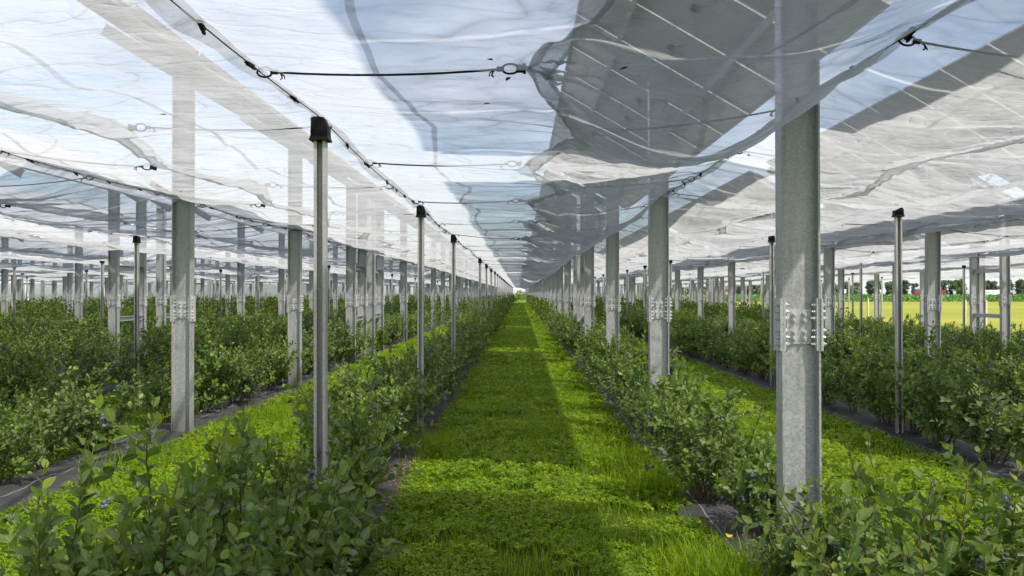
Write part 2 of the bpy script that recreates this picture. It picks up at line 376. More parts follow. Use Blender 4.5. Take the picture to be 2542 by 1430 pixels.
# ------------------------------------------------------------------ weed fabric strips
ROWS = {1: 1.55, 2: 4.32, 3: 6.97, 4: 9.62, 5: 12.1, -1: -1.27, -2: -3.98, -3: -6.63, -4: -9.28, -5: -11.93, -6: -14.58, -7: -17.23, -8: -19.88, -9: -22.53, -10: -25.18, -11: -27.83, -12: -30.5}
def side(r): return ('right' if r > 0 else 'left')
def row_phrase(r):
    n = abs(r)
    return ('the' if n == 1 else ordinal(n)) + ' bush row ' + side(r) + ' of the alley'
for r, xc in ROWS.items():
    if abs(r) > 6: continue
    ye = line_end(xc)
    near = abs(r) <= 2
    ys = np.concatenate([np.arange(0.6, 16, 0.06 if near else 0.25), np.arange(16, ye, 0.6)])
    us = np.linspace(-1, 1, 15 if near else 7); hw = 0.38
    U, Y = np.meshgrid(us, ys)
    edge = 1 + 0.10 * vnoise(Y * 1.7, np.sign(U) * 3 + r, 5) * np.abs(U)
    X = U * hw * edge
    Z = 0.012 + 0.055 * np.cos(U * PI / 2) ** 0.8 + 0.018 * vnoise(X * 9, Y * 5, 9 + r) * (1 - 0.5 * np.abs(U)) + 0.012 * vnoise(X * 22, Y * 13, 2)
    Z = np.maximum(Z, 0.010)
    V = np.stack([X.ravel(), Y.ravel(), Z.ravel()], 1)
    nx = len(us); i = (np.arange(nx - 1)[None, :] + (np.arange(len(ys) - 1) * nx)[:, None]).ravel()
    F = np.stack([i, i + 1, i + nx + 1, i + nx], 1)
    o = link('weed_mat', np_mesh('weed_mat', V, [(F, 0)], M['mat'], True), None, (xc, 0, 0))
    tag(o, 'dark grey woven weed fabric strip under ' + row_phrase(r), 'ground fabric', 'weed fabric strips under the plant rows')

# ------------------------------------------------------------------ steel posts
def i_profile(d=0.212, b=0.105, tf=0.011, tw=0.008):
    h, w_ = d / 2, b / 2
    return [(-h, -w_), (-h + tf, -w_), (-h + tf, -tw / 2), (h - tf, -tw / 2), (h - tf, -w_), (h, -w_), (h, w_), (h - tf, w_), (h - tf, tw / 2), (-h + tf, tw / 2), (-h + tf, w_), (-h, w_)]
HI, LO = Vector((-0.90, 0, CAM_H + 3.17)), Vector((1.05, 0, CAM_H + 2.02))   # panel edges relative to the post line
TILT = math.atan2(HI.z - LO.z, LO.x - HI.x); PC = (HI + LO) / 2
RT = Matrix.Rotation(TILT, 3, 'Y')
POST_TOP = 3.97
def hexbolt(mb, c, axis, mi=0):
    """hexagonal bolt: washer, head and thread end along an axis"""
    ax = Vector(axis).normalized(); a = ax.orthogonal().normalized(); b = ax.cross(a)
    def ring(t, r, n): return [Vector(c) + ax * t + (a * math.cos(2 * PI * j / n) + b * math.sin(2 * PI * j / n)) * r for j in range(n)]
    for (t0, t1, r, n) in ((0, 0.003, 0.0155, 10), (0.003, 0.013, 0.0115, 6), (0.013, 0.023, 0.006, 6)):
        v = ring(t0, r, n) + ring(t1, r, n)
        mb.add(v, [(i, (i + 1) % n, n + (i + 1) % n, n + i) for i in range(n)] + [tuple(range(n - 1, -1, -1)), tuple(range(n, 2 * n))], mi)
prof = i_profile()
def mk(fn, name, mat, smooth=False):
    m = MB(); fn(m); return m.mesh(name, mat, smooth)
ME = {}
ME['lower'] = mk(lambda m: m.prism(prof, 'z', -0.05, 1.428), 'lower_column', M['galv'])
ME['upper'] = mk(lambda m: m.prism(prof, 'z', 1.432, POST_TOP), 'upper_column', M['galv'])
def f_web(m): m.box((0, -0.0082, 1.415), (0.136, 0.008, 0.19)); m.box((0, 0.0082, 1.415), (0.136, 0.008, 0.19))
ME['web'] = mk(f_web, 'web_plate', M['plate'])
def f_fl(sx):
    def g(m):
        m.box((sx * (0.106 + 0.0062), 0, 1.428), (0.012, 0.118, 0.288))
        for sy in (-1, 1): m.box((sx * (0.095 - 0.0052), sy * 0.030, 1.428), (0.010, 0.040, 0.288))
    return g
for sx in (-1, 1): ME['fl%d' % sx] = mk(f_fl(sx), 'flange_plate', M['plate'])
BZ = (1.535, 1.498, 1.462, 1.394, 1.357, 1.32)
WB = [(x, z) for x in (-0.029, 0.029) for z in (1.484, 1.448, 1.385, 1.349)]
def web_bolts(m):
    for x, z in WB: hexbolt(m, (x, -0.0124, z), (0, -1, 0))
def fl_bolts(sx):
    def g(m):
        for z in BZ:
            for sy in (-1, 1):
                hexbolt(m, (sx * (0.1185), sy * 0.033, z), (sx, 0, 0)); hexbolt(m, (sx * 0.0845, sy * 0.033, z), (-sx, 0, 0))
    return g
def f_webm(m): f_web(m); web_bolts(m)
ME['webm'] = mk(f_webm, 'web_plate', M['plate'])
for sx in (-1, 1):
    def g(m, sx=sx): f_fl(sx)(m); fl_bolts(sx)(m)
    ME['flm%d' % sx] = mk(g, 'flange_plate', M['plate'])
ME['bolt_y'] = mk(lambda m: hexbolt(m, (0, 0, 0), (0, -1, 0)), 'bolt', M['bolt'])
for sx in (-1, 1): ME['bolt_x%d' % sx] = mk(lambda m: hexbolt(m, (0, 0, 0), (sx, 0, 0)), 'bolt', M['bolt'])
def f_rafter(m):
    c = Vector((0.0, 0, PC.z + (0.0 - PC.x) * -math.tan(TILT))) - RT @ Vector((0, 0, 0.185))
    L_, h_, b_, t_ = 1.9, 0.14, 0.08, 0.008
    m.box(c, (L_, t_, h_ - 2 * t_), 0, RT)
    for s_ in (-1, 1): m.box(c + RT @ Vector((0, 0, s_ * (h_ - t_) / 2)), (L_, b_, t_), 0, RT)
    m.box((0, -0.062, POST_TOP - 0.10), (0.20, 0.012, 0.26))
    for x in (-0.05, 0.05):
        for z in (0.0, 0.07, 0.14, -0.07): hexbolt(m, (x, -0.068, POST_TOP - 0.12 + z), (0, -1, 0))
ME['rafter'] = mk(f_rafter, 'rafter', M['galv'])
def f_all(m):
    m.prism(prof, 'z', -0.05, POST_TOP); f_web(m)
    for sx in (-1, 1): f_fl(sx)(m)
ME['post_far'] = mk(f_all, 'steel_post', M['galv'])

POST_Y = []      # pattern along a line: braced double bays replace every seventh step
def post_ys(ye):
    ys = []
    n = -1
    while True:
        y = n * PY
        if y > ye: break
        if n != 0: ys.append((y, n))
        n += 1
    out = []
    for y, n in ys:
        out.append((y, 0))
    return out
def pattern(ye):
    """(y, braced) list: 1,2,3 then a braced pair of twin frames at 4..4.83, regular to 10.83, again at 10.9.."""
    u = [-1.0, 1.0, 2.0, 3.0]; br = []
    b = 4.0
    while b * PY < ye:
        u += [b, b + 0.29, b + 0.53, b + 0.83]; br += [(b, b + 0.29), (b + 0.53, b + 0.83)]
        u += [b + 0.83 + j for j in range(1, 6)]
        b += 0.83 + 6.0
    return [q * PY for q in u if q * PY < ye], [(p * PY, q * PY) for p, q in br if q * PY < ye]
def in_view(x, y, margin=0.05):
    return y > 0.3 and abs(x / y) < 0.645 + margin
def post_row_phrase(k):
    x = line_x(k); n = (k // 2 + 1) if k >= 0 else -k // 2
    return ('nearest' if n == 1 else ordinal(n)) + ' post row ' + ('right' if x > 0 else 'left') + ' of alley'
def make_post(x, y, label, group, level):
    if level == 0:
        return tag(link('steel_post', ME['post_far'], None, (x, y, 0)), label, 'post', group)
    t = thing('steel_post', (x, y, 0), label, 'post', group)
    t.rotation_euler = (random.uniform(-0.003, 0.003), random.uniform(-0.003, 0.003), random.uniform(-0.02, 0.02))
    link('lower_column', ME['lower'], t); link('upper_column', ME['upper'], t)
    link('rafter', ME['rafter'], t)
    if level == 1:
        link('web_plate', ME['webm'], t)
        for sx in (-1, 1): link('flange_plate', ME['flm%d' % sx], t)
    else:
        wp = link('web_plate', ME['web'], t)
        for bx, bz in WB: link('bolt', ME['bolt_y'], wp, (bx, -0.0124, bz)).rotation_euler = (0, random.uniform(0, 1), 0)
        for sx in (-1, 1):
            fp = link('flange_plate', ME['fl%d' % sx], t)
            for z in BZ:
                for dx, s2 in ((0.1185, sx), (0.0845, -sx)):
                    b_ = link('bolt', ME['bolt_x%d' % s2], fp, (sx * dx, -0.033, z)); b_.rotation_euler = (random.uniform(0, 1), 0, 0); b_.scale = (random.uniform(0.85, 1.2), 1, 1)
    return t
rail_me = {}
def rail_mesh(L_):
    k = round(L_, 3)
    if k not in rail_me:
        m = MB(); m.prism([(-0.03, -0.05), (0.03, -0.05), (0.03, -0.043), (-0.023, -0.043), (-0.023, 0.043), (0.03, 0.043), (0.03, 0.05), (-0.03, 0.05)], 'y', -L_ / 2, L_ / 2)
        rail_me[k] = m.mesh('cross_rail', M['rail'])
    return rail_me[k]
for k in range(KMIN, KMAX):
    if k % 2: continue
    x = line_x(k); ye = line_end(x)
    ys, br = pattern(ye)
    seen = 0
    for y in ys:
        vis = in_view(x, y)
        if y < 0 and k not in (0, -2): continue
        if not vis: continue
        seen += 1
        ph = post_row_phrase(k)
        if y < 62 and seen <= 14 and abs(k) < 9: label = 'galvanised steel post, %s from camera in %s' % (ordinal(seen), ph); grp = 'steel posts in ' + ph
        else: label = 'small distant galvanised steel post at the far end of ' + ph; grp = 'distant steel posts of ' + ph
        make_post(x, y, label, grp, 2 if (vis and y < 10) else (1 if y < 42 else 0))
    for j, (a, b) in enumerate(br):
        if not in_view(x, a) or a > 62: continue
        for z, nm in ((1.02, 'lower'), (2.18, 'upper')):
            o = link('cross_rail', rail_mesh(b - a - 0.02), None, (x, (a + b) / 2, z))
            which = ('nearer', 'farther', 'distant third', 'distant fourth', 'distant fifth', 'distant sixth')[min(j, 5)]
            tag(o, '%s steel rail on the %s braced pair in %s' % (nm, which, post_row_phrase(k)), 'rail', 'rails of the braced frames')

# ------------------------------------------------------------------ thin poles with black caps
def f_pole(m):
    w_, d_, t_, l_ = 0.033, 0.026, 0.004, 0.017
    o = [(-w_, -d_), (-w_ + l_, -d_), (-w_ + l_, -d_ + t_), (-w_ + t_, -d_ + t_), (-w_ + t_, d_ - t_), (w_ - t_, d_ - t_), (w_ - t_, -d_ + t_), (w_ - l_, -d_ + t_), (w_ - l_, -d_), (w_, -d_), (w_, d_), (-w_, d_)]
    m.prism(o, 'z', -0.05, 2.47)
ME['pole'] = mk(f_pole, 'channel', M['pole'])
def f_cap(m):
    lv = [(2.445, 0.054, 0.046), (2.452, 0.054, 0.046), (2.470, 0.048, 0.040), (2.52, 0.0465, 0.039)]
    v = []
    for z, a, b in lv: v += [(-a, -b, z), (a, -b, z), (a, b, z), (-a, b, z)]
    a, b = 0.045, 0.038
    v += [(-a, -b, 2.585), (a * 0.55, -b, 2.572), (a * 0.55, b, 2.572), (-a, b, 2.585)]
    f = [(3, 2, 1, 0)]
    for i in range(4):
        for j in range(4): f.append((i * 4 + j, i * 4 + (j + 1) % 4, i * 4 + 4 + (j + 1) % 4, i * 4 + 4 + j))
    f.append((16, 17, 18, 19)); m.add(v, f)
    for j in range(-3, 4): m.box((j * 0.013, -0.0425, 2.485), (0.003, 0.006, 0.05))
ME['cap'] = mk(f_cap, 'cap', M['black'])
def f_polefar(m): m.box((0, 0, 1.2), (0.066, 0.052, 2.5)); m.box((0, 0, 2.51), (0.094, 0.08, 0.13), 1)
ME['pole_far'] = mk(f_polefar, 'net_pole', [M['pole'], M['black']])
def pole_row_phrase(k):
    n = (k + 1) // 2 if k > 0 else (-k + 1) // 2
    return ('nearest' if n == 1 else ordinal(n)) + ' pole row ' + ('right' if k > 0 else 'left') + ' of alley'
for k in range(KMIN, KMAX + 1):
    if k % 2 == 0: continue
    x = line_x(k); ye = line_end(x); seen = 0
    for n in range(1, int(ye / PY) + 1):
        if n == 4: continue
        y = n * PY + (0.12 if n > 4 else 0)
        if not in_view(x, y): continue
        seen += 1; ph = pole_row_phrase(k)
        if y < 62 and seen <= 14 and abs(k) < 9: label = 'thin grey channel pole with black cap, %s in %s' % (ordinal(seen), ph); grp = 'capped poles in ' + ph
        else: label = 'tiny distant channel pole at the far end of ' + ph; grp = 'distant poles of ' + ph
        if y < 40:
            t = thing('net_pole', (x, y, 0), label, 'pole', grp)
            t.rotation_euler = (random.uniform(-0.004, 0.004), random.uniform(-0.004, 0.004), random.uniform(-0.12, 0.12))
            link('channel', ME['pole'], t); link('cap', ME['cap'], t)
        else:
            tag(link('net_pole', ME['pole_far'], None, (x, y, 0)), label, 'pole', grp)

# ------------------------------------------------------------------ solar panels and purlins
PW, PL, PT = 1.134, 2.264, 0.032; PSTEP = 1.168
def f_frame(m):
    a, b = PL / 2, PW / 2; w_ = 0.028
    for s_ in (-1, 1):
        m.box((s_ * (a - w_ / 2), 0, 0), (w_, PW, PT)); m.box((0, s_ * (b - w_ / 2), 0), (PL - 2 * w_, w_, PT))
ME['pframe'] = mk(f_frame, 'frame', M['rail'])
ME['pglass'] = mk(lambda m: m.box((0, 0, 0.006), (PL - 0.057, PW - 0.057, 0.008)), 'glass', M['cells'])
def f_jb(m):
    m.box((-0.02, 0.0, -0.014), (0.07, 0.11, 0.022)); m.tube([(-0.02, 0.05, -0.02), (0.1, 0.25, -0.05), (0.12, 0.55, -0.02)], 0.005, 4); m.tube([(-0.02, -0.05, -0.02), (0.08, -0.3, -0.045), (0.12, -0.55, -0.02)], 0.005, 4)
ME['jbox'] = mk(f_jb, 'junction_box', M['black'])
panel_slots = []
for k in range(KMIN, KMAX):
    if k % 2: continue
    x = line_x(k)
    ye = line_end(x)
    s_ = 0
    while True:
        start = 5.02 + 0.65 + 15.32 * (s_ - 1)
        if start > ye: break
        for j in range(12):
            y = start + (j + 0.5) * PSTEP
            if -7 < y < ye: panel_slots.append((k, x + PC.x, y))
        s_ += 1
keep = []
for k, x, y in panel_slots:
    vis = y > 3.5 and abs(x / y) < 0.72
    pri = {0: 0, 2: 12, -2: 10}.get(k, 40 + 3 * abs(k)) + y
    keep.append((0 if vis else 1, pri, k, x, y))
keep.sort()
ind = keep[:300]; rest = keep[300:]
cnt = {}
ind.sort(key=lambda q: (q[2], q[4]))
for vis, pri, k, x, y in ind:
    cnt[k] = cnt.get(k, 0) + 1; n = cnt[k]
    pr = post_row_phrase(k)
    if n <= 12: lab = 'dark solar panel, %s from camera over %s' % (ordinal(n), pr)
    else: lab = 'dark solar panel seen through film, far along ' + pr
    t = thing('solar_panel', (x, y, PC.z), lab, 'solar panel', ('near' if n <= 12 else 'far') + ' solar panels of ' + pr)
    t.rotation_euler = (0, TILT, 0)
    link('frame', ME['pframe'], t); link('glass', ME['pglass'], t)
    if n <= 12: link('junction_box', ME['jbox'], t)
mb = MB()
for vis, pri, k, x, y in rest: mb.box((x, y, PC.z), (PL, PW, PT), 0, RT)
tag(link('solar_panels', mb.mesh('solar_panels', M['cellsfar'])), 'remaining rows of dark solar panels far above the film', 'solar panels', None, 'stuff')
purlin_me = MB(); purlin_me.box((0, 0, 0), (0.05, 12 * PSTEP - 0.06, 0.085)); purlin_me = purlin_me.mesh('purlin', M['rail'])
for k in range(KMIN, KMAX):
    if k % 2: continue
    x = line_x(k); ye = line_end(x); n = 0
    for j in range(0, 10):
        y = 5.67 + 15.32 * (j - 1) + 6 * PSTEP
        if y > ye: break
        for s_, nm in ((-0.55, 'upper'), (0.55, 'lower')):
            c = RT @ Vector((s_, 0, -0.066))
            o = link('purlin', purlin_me, None, (x + PC.x + c.x, y, PC.z + c.z)); o.rotation_euler = (0, TILT, 0)
            if j < 3 and abs(k) <= 2: tag(o, 'steel purlin under %s panel edge, %s section over %s' % (nm, ordinal(j + 1), post_row_phrase(k)), 'purlin', 'near purlins over ' + post_row_phrase(k))
            else: tag(o, 'distant steel purlin under the panels over ' + post_row_phrase(k), 'purlin', 'distant purlins over ' + post_row_phrase(k))

# ------------------------------------------------------------------ rain film sheets
TIP_R, TIP_L, TPER = 4.65, 3.35, 2.5
def wire_z(k): return 2.68 if k % 2 == 0 else 2.59
def wire_sag(k, y):
    ph = (y / PY) % 1.0
    return wire_z(k) - 0.05 * 4 * ph * (1 - ph)
def tipdist(y, p):
    q = (y - p) / TPER; return np.abs(q - np.round(q)) * 2      # 0 at a tip, 1 half-way
HALF_SAG = {(-1, 1): 0.02, (-1, -1): 0.05, (0, -1): 0.27, (0, 1): 0.17, (-2, 1): 0.07, (-2, -1): 0.12, (1, -1): 0.12, (1, 1): 0.08}
def film_surface(k, u, y):
    """u in [-1,1] across the sheet, y along it (arrays) -> x, z"""
    s_ = np.sign(u); a = np.abs(u)
    td = np.where(s_ >= 0, tipdist(y, TIP_R), tipdist(y, TIP_L))
    jit = 0.06 * vnoise(y / TPER, s_ * 5 + k * 3, 3)
    reach = 1.545 + 0.35 * jit - 0.32 * td ** 0.9
    x = s_ * a * reach
    sg = np.where(s_ >= 0, HALF_SAG.get((k, 1), 0.10 + 0.05 * math.sin(k * 2.3)), HALF_SAG.get((k, -1), 0.10 + 0.05 * math.cos(k * 1.7)))
    wz = wire_sag(k, y)
    edge_z = 2.535 + 0.03 * vnoise(y * 0.8, s_ * 7 + k, 8) - 0.05 * td * np.where((k % 2 == 0) & (s_ < 0), 1.4, 0.7)
    belly = np.sin(PI * np.clip(a, 0, 1) ** 0.9)
    z = wz + (edge_z - wz) * a ** 1.1 - sg * belly * (0.7 + 0.7 * vnoise(y * 0.75, s_ * 2 + k, 4))
    # folds: drapes across the sheet, creases running to the tips, small crumples
    rough = 1.9 if (k == 0) else 1.0
    rl = np.where((k == 0) & (s_ < 0), 1.9, np.where(k == -1, 0.75, 1.15))
    rl = rl * (0.35 + 0.65 * np.clip(a * 1.6, 0, 1))
    z = z + rl * 0.032 * vnoise(x * 0.9 + 3 * k, y * 2.6, 21 + k) * belly
    z = z + rl * (0.020 - 0.010 * np.clip(a * 2 - 1, 0, 1)) * vnoise(x * 1.8 + 0.6 * y, y * 5.5, 31 + k)
    z = z + rl * 0.011 * np.abs(vnoise(x * 6 + 1.5 * y, y * 11 + x, 41 + k))
    p = np.where(s_ >= 0, TIP_R, TIP_L)
    yt = p + np.round((y - p) / TPER) * TPER
    dx = 1.55 - np.abs(x); dy = y - yt; d = np.hypot(dx, dy)
    phi = np.arctan2(dy, dx)
    z = z + rl * 0.034 * (np.abs(np.sin(phi * 6 + 2.2 * vnoise(d * 1.5, yt, 6))) - 0.6) * np.exp(-d / 0.9) * np.clip(d / 0.2, 0, 1)
    # ruffle next to the wire between the clips
    z = z - 0.03 * np.exp(-((a * 1.5 - 0.10) / 0.07) ** 2) * np.abs(np.sin(PI * y / 0.62)) * np.where(s_ < 0, 1.0, 0.35)
    return x, z
def grid_faces(ny, nx):
    i = (np.arange(nx - 1)[None, :] + (np.arange(ny - 1) * nx)[:, None]).ravel()
    return np.stack([i, i + 1, i + nx + 1, i + nx], 1)
def line_name(k): return post_row_phrase(k) if k % 2 == 0 else pole_row_phrase(k)
for k in range(KMIN, KMAX + 1):
    x = line_x(k); ye = line_end(x)
    near = -3 <= k <= 3
    if near: ys = np.concatenate([np.arange(-3, 1.5, 0.12), np.arange(1.5, 13, 0.035), np.arange(13, 32, 0.09), np.arange(32, ye, 0.35)])
    else: ys = np.concatenate([np.arange(-2, 6, 0.3), np.arange(6, 40, 0.10), np.arange(40, ye, 0.35)])
    us = np.linspace(-1, 1, 81 if near else 37)
    U, Y = np.meshgrid(us, ys)
    fx, fz = film_surface(k, U, Y)
    V = np.stack([fx.ravel(), Y.ravel(), fz.ravel()], 1)
    t = thing('rain_film', (x, 0, 0), 'translucent white rain film sheet hung along ' + line_name(k), 'film sheet', 'rain film sheets over the rows')
    link('sheet', np_mesh('sheet', V, [(grid_faces(len(ys), len(us)), 0)], M['film'], True), t)
    if abs(k) <= 5:
        # folded edge hems and the pocket that runs over the wire
        yse = ys[(ys > 0) & (ys < (60 if near else 40))]
        for u0, u1, nm, dz in ((-1.0, -0.984, 'edge_hem', 0.004), (0.984, 1.0, 'edge_hem', 0.004), (-0.030, 0.022, 'wire_pocket', 0.006)):
            U4, Y4 = np.meshgrid(np.linspace(u0, u1, 3), yse)
            if nm == 'wire_pocket': U4 = U4 * (1 + 0.8 * vnoise(Y4 * 1.6, np.sign(U4) + k, 19))
            a_, b_ = film_surface(k, U4, Y4)
            V4 = np.stack([a_.ravel(), Y4.ravel(), b_.ravel() - dz], 1)
            link(nm, np_mesh(nm, V4, [(grid_faces(len(yse), 3), 0)], M['hem'], True), t)
    if abs(k) <= 4:
        # stitched reinforcing straps: one along each half, and hems across every few metres
        for s_ in (-1, 1):
            us2 = np.array([0.404, 0.415, 0.426]) * s_
            if s_ < 0: us2 = us2 - 0.1
            ysn = ys[(ys > 0) & (ys < 60)]
            U2, Y2 = np.meshgrid(us2, ysn)
            wob = 0.03 * vnoise(Y2 * 1.1, Y2 * 0 + k, 12 + s_)
            a_, b_ = film_surface(k, U2 + wob, Y2)
            V2 = np.stack([a_.ravel(), Y2.ravel(), b_.ravel() - 0.004], 1)
            link('strap', np_mesh('strap', V2, [(grid_faces(len(ysn), 3), 0)], M['strap'], True), t)
        us3 = np.linspace(-0.985, 0.985, 70)
        for q, y0 in enumerate(np.arange(6.55 + 2.7 * (k % 3), 60, 15.3)):
            ysh = np.array([0, 0.02, 0.045]) + y0
            Y3, U3 = np.meshgrid(ysh, us3)
            Y3 = Y3 + 0.10 * vnoise(U3 * 2, U3 * 0 + q, 17)
            a_, b_ = film_surface(k, U3, Y3)
            V3 = np.stack([a_.ravel(), Y3.ravel(), b_.ravel() - 0.005], 1)
            link('hem', np_mesh('hem', V3, [(grid_faces(len(us3), 3), 0)], M['strap'], True), t)

# ------------------------------------------------------------------ support wires with clips
def f_clip(m):
    m.box((0, 0, 0.002), (0.016, 0.060, 0.013)); m.box((0.006, 0.02, -0.008), (0.009, 0.035, 0.010)); m.box((-0.004, -0.025, 0.010), (0.014, 0.022, 0.010))
ME['clip'] = mk(f_clip, 'clip', M['black'])
for k in range(-5, 5):
    x = line_x(k); ye = line_end(x)
    ys = np.concatenate([np.arange(-1, 30, 0.45), np.arange(30, ye, 2.2)])
    m = MB(); m.tube([(x, y, float(wire_sag(k, y)) - 0.012) for y in ys], 0.0028 if abs(k) < 2 else 0.004, 4)
    t = thing('support_wire', (0, 0, 0), 'thin black support wire with clips running along ' + line_name(k), 'wire', 'support wires carrying the film')
    link('wire', m.mesh('wire', M['black']), t)
    if abs(k) <= 3:
        y = 1.3
        while y < 24:
            o = link('clip', ME['clip'], t, (x, y, float(wire_sag(k, y)) - 0.016))
            o.rotation_euler = (random.uniform(-0.25, 0.25), random.uniform(-0.4, 0.4), random.uniform(-0.25, 0.25))
            y += 0.62 + random.uniform(-0.12, 0.3)

# ------------------------------------------------------------------ elastic cords with hooks
def f_hook(m):
    # open oval hook of moulded plastic with a loose knot tail; x axis points from the cord to the film
    pts = [(0.035 + 0.034 * math.cos(a), 0.0, 0.021 * math.sin(a)) for a in np.linspace(-2.6, 2.75, 12)]
    m.tube(pts, 0.0048, 5)
    m.box((-0.006, 0, 0), (0.030, 0.016, 0.017)); m.tube([(-0.015, 0, 0), (-0.035, 0.004, -0.006), (-0.042, 0.002, -0.026), (-0.034, 0, -0.032)], 0.004, 4)
    m.tube([(-0.02, 0, 0), (-0.048, -0.006, -0.016), (-0.052, 0, -0.03)], 0.003, 4)
ME['hook'] = mk(f_hook, 'hook', M['black'])
def f_tab(m):
    m.box((0.076, 0, 0.0), (0.030, 0.030, 0.026)); m.box((0.093, 0, 0.0), (0.012, 0.040, 0.034))
ME['tab'] = mk(f_tab, 'film_tab', M['black'])
ncord = 0
for k in range(-6, 6):
    for s_ in (1, -1):
        p = TIP_R if s_ > 0 else TIP_L
        j = -2; seen = 0
        while True:
            y = p + j * TPER; j += 1
            if y > (34 if abs(k) < 4 else 26): break
            if y < 1.6: continue
            xt, zt = film_surface(k, np.array([s_ * 0.999]), np.array([y])); xt = float(xt[0]) + line_x(k); zt = float(zt[0]) - 0.008
            kn = k + s_
            if not in_view(xt, y, 0.35): continue
            seen += 1
            xw = line_x(kn); zw = float(wire_sag(kn, y)) - 0.014
            A = Vector((xt, y, zt)); B = Vector((xw, y + random.uniform(-0.10, 0.10), zw)); d = (B - A)
            where = 'between %s and %s' % (line_name(k).replace(' of the alley', ''), line_name(kn).replace(' of the alley', ''))
            half = 'left' if s_ > 0 else 'right'
            t = thing('elastic_cord', A, '%s black elastic cord reaching from the %s to %s' % (ordinal(seen), half, line_name(kn)), 'cord', 'elastic cords tying the film edges')
            m = MB(); n_ = 9
            e0, e1 = 0.085, 0.06
            ln = d.length
            m.tube([d * (e0 / ln + (1 - (e0 + e1) / ln) * i / (n_ - 1)) + Vector((0, 0, -0.018 * 4 * (i / (n_ - 1)) * (1 - i / (n_ - 1)))) for i in range(n_)], 0.0052, 5)
            link('cord', m.mesh('cord', M['black']), t)
            q = (-d).to_track_quat('X', 'Z')
            h1 = link('hook', ME['hook'], t, d * (0.085 / ln)); h1.rotation_mode = 'QUATERNION'; h1.rotation_quaternion = q
            tb = link('film_tab', ME['tab'], t, d * (0.085 / ln)); tb.rotation_mode = 'QUATERNION'; tb.rotation_quaternion = q
            q2 = d.to_track_quat('X', 'Z')
            h2 = link('hook', ME['hook'], t, d * (1 - 0.06 / ln)); h2.rotation_mode = 'QUATERNION'; h2.rotation_quaternion = q2
            ncord += 1

# ------------------------------------------------------------------ blueberry bushes
def midrib(me, lod):
    m = {0: 5, 1: 4, 2: 3}[lod]; nv = m + 2 * (m - 2)
    a = me.attributes.new('midrib', 'FLOAT', 'POINT'); d = np.zeros(len(me.vertices), dtype=np.float32)
    d.reshape(-1, nv)[:, :m] = 1.0; a.data.foreach_set('value', d)
def leaf_batch(P, Ldir, Nrm, Ls, Ws, lod):
    """arrays of leaves: base point, direction, upper-side normal, length, half-width"""
    n = len(P); S = np.cross(Ldir, Nrm); S /= np.maximum(np.linalg.norm(S, axis=1, keepdims=True), 1e-6)
    if lod == 0: ts = [0, 0.22, 0.50, 0.78, 1.0]; ws = [0, 0.80, 1.0, 0.66, 0]
    elif lod == 1: ts = [0, 0.40, 0.75, 1.0]; ws = [0, 1.0, 0.72, 0]
    else: ts = [0, 0.5, 1.0]; ws = [0, 1.0, 0]
    m = len(ts)
    droop = RNG.uniform(-0.02, 0.16, n)[:, None]; fold = RNG.uniform(0.10, 0.42, n)[:, None]
    mid = [P + Ldir * (Ls[:, None] * t) - Nrm * (Ls[:, None] * droop * t * t) for t in ts]
    vs = list(mid); 
    for sgn in (1, -1):
        for i in range(1, m - 1):
            vs.append(mid[i] + S * (sgn * Ws * ws[i])[:, None] + Nrm * ((Ws * ws[i])[:, None] * fold))
    nv = len(vs)
    V = np.stack(vs, 1).reshape(-1, 3)
    tri = []; quad = []
    for sgn, off in ((1, m), (-1, m + m - 2)):
        def fl(*a): return a if sgn > 0 else a[::-1]
        tri.append(fl(0, 1, off)); tri.append(fl(m - 2, m - 1, off + m - 3))
        for i in range(1, m - 2): quad.append(fl(i, i + 1, off + i, off + i - 1))
    base = (np.arange(n) * nv)[:, None]
    T = np.concatenate([base + np.array(q)[None, :] for q in tri]) if tri else np.zeros((0, 3), int)
    Q = np.concatenate([base + np.array(q)[None, :] for q in quad]) if quad else np.zeros((0, 4), int)
    return V, T, Q
def unit(v): return v / np.maximum(np.linalg.norm(v, axis=-1, keepdims=True), 1e-9)

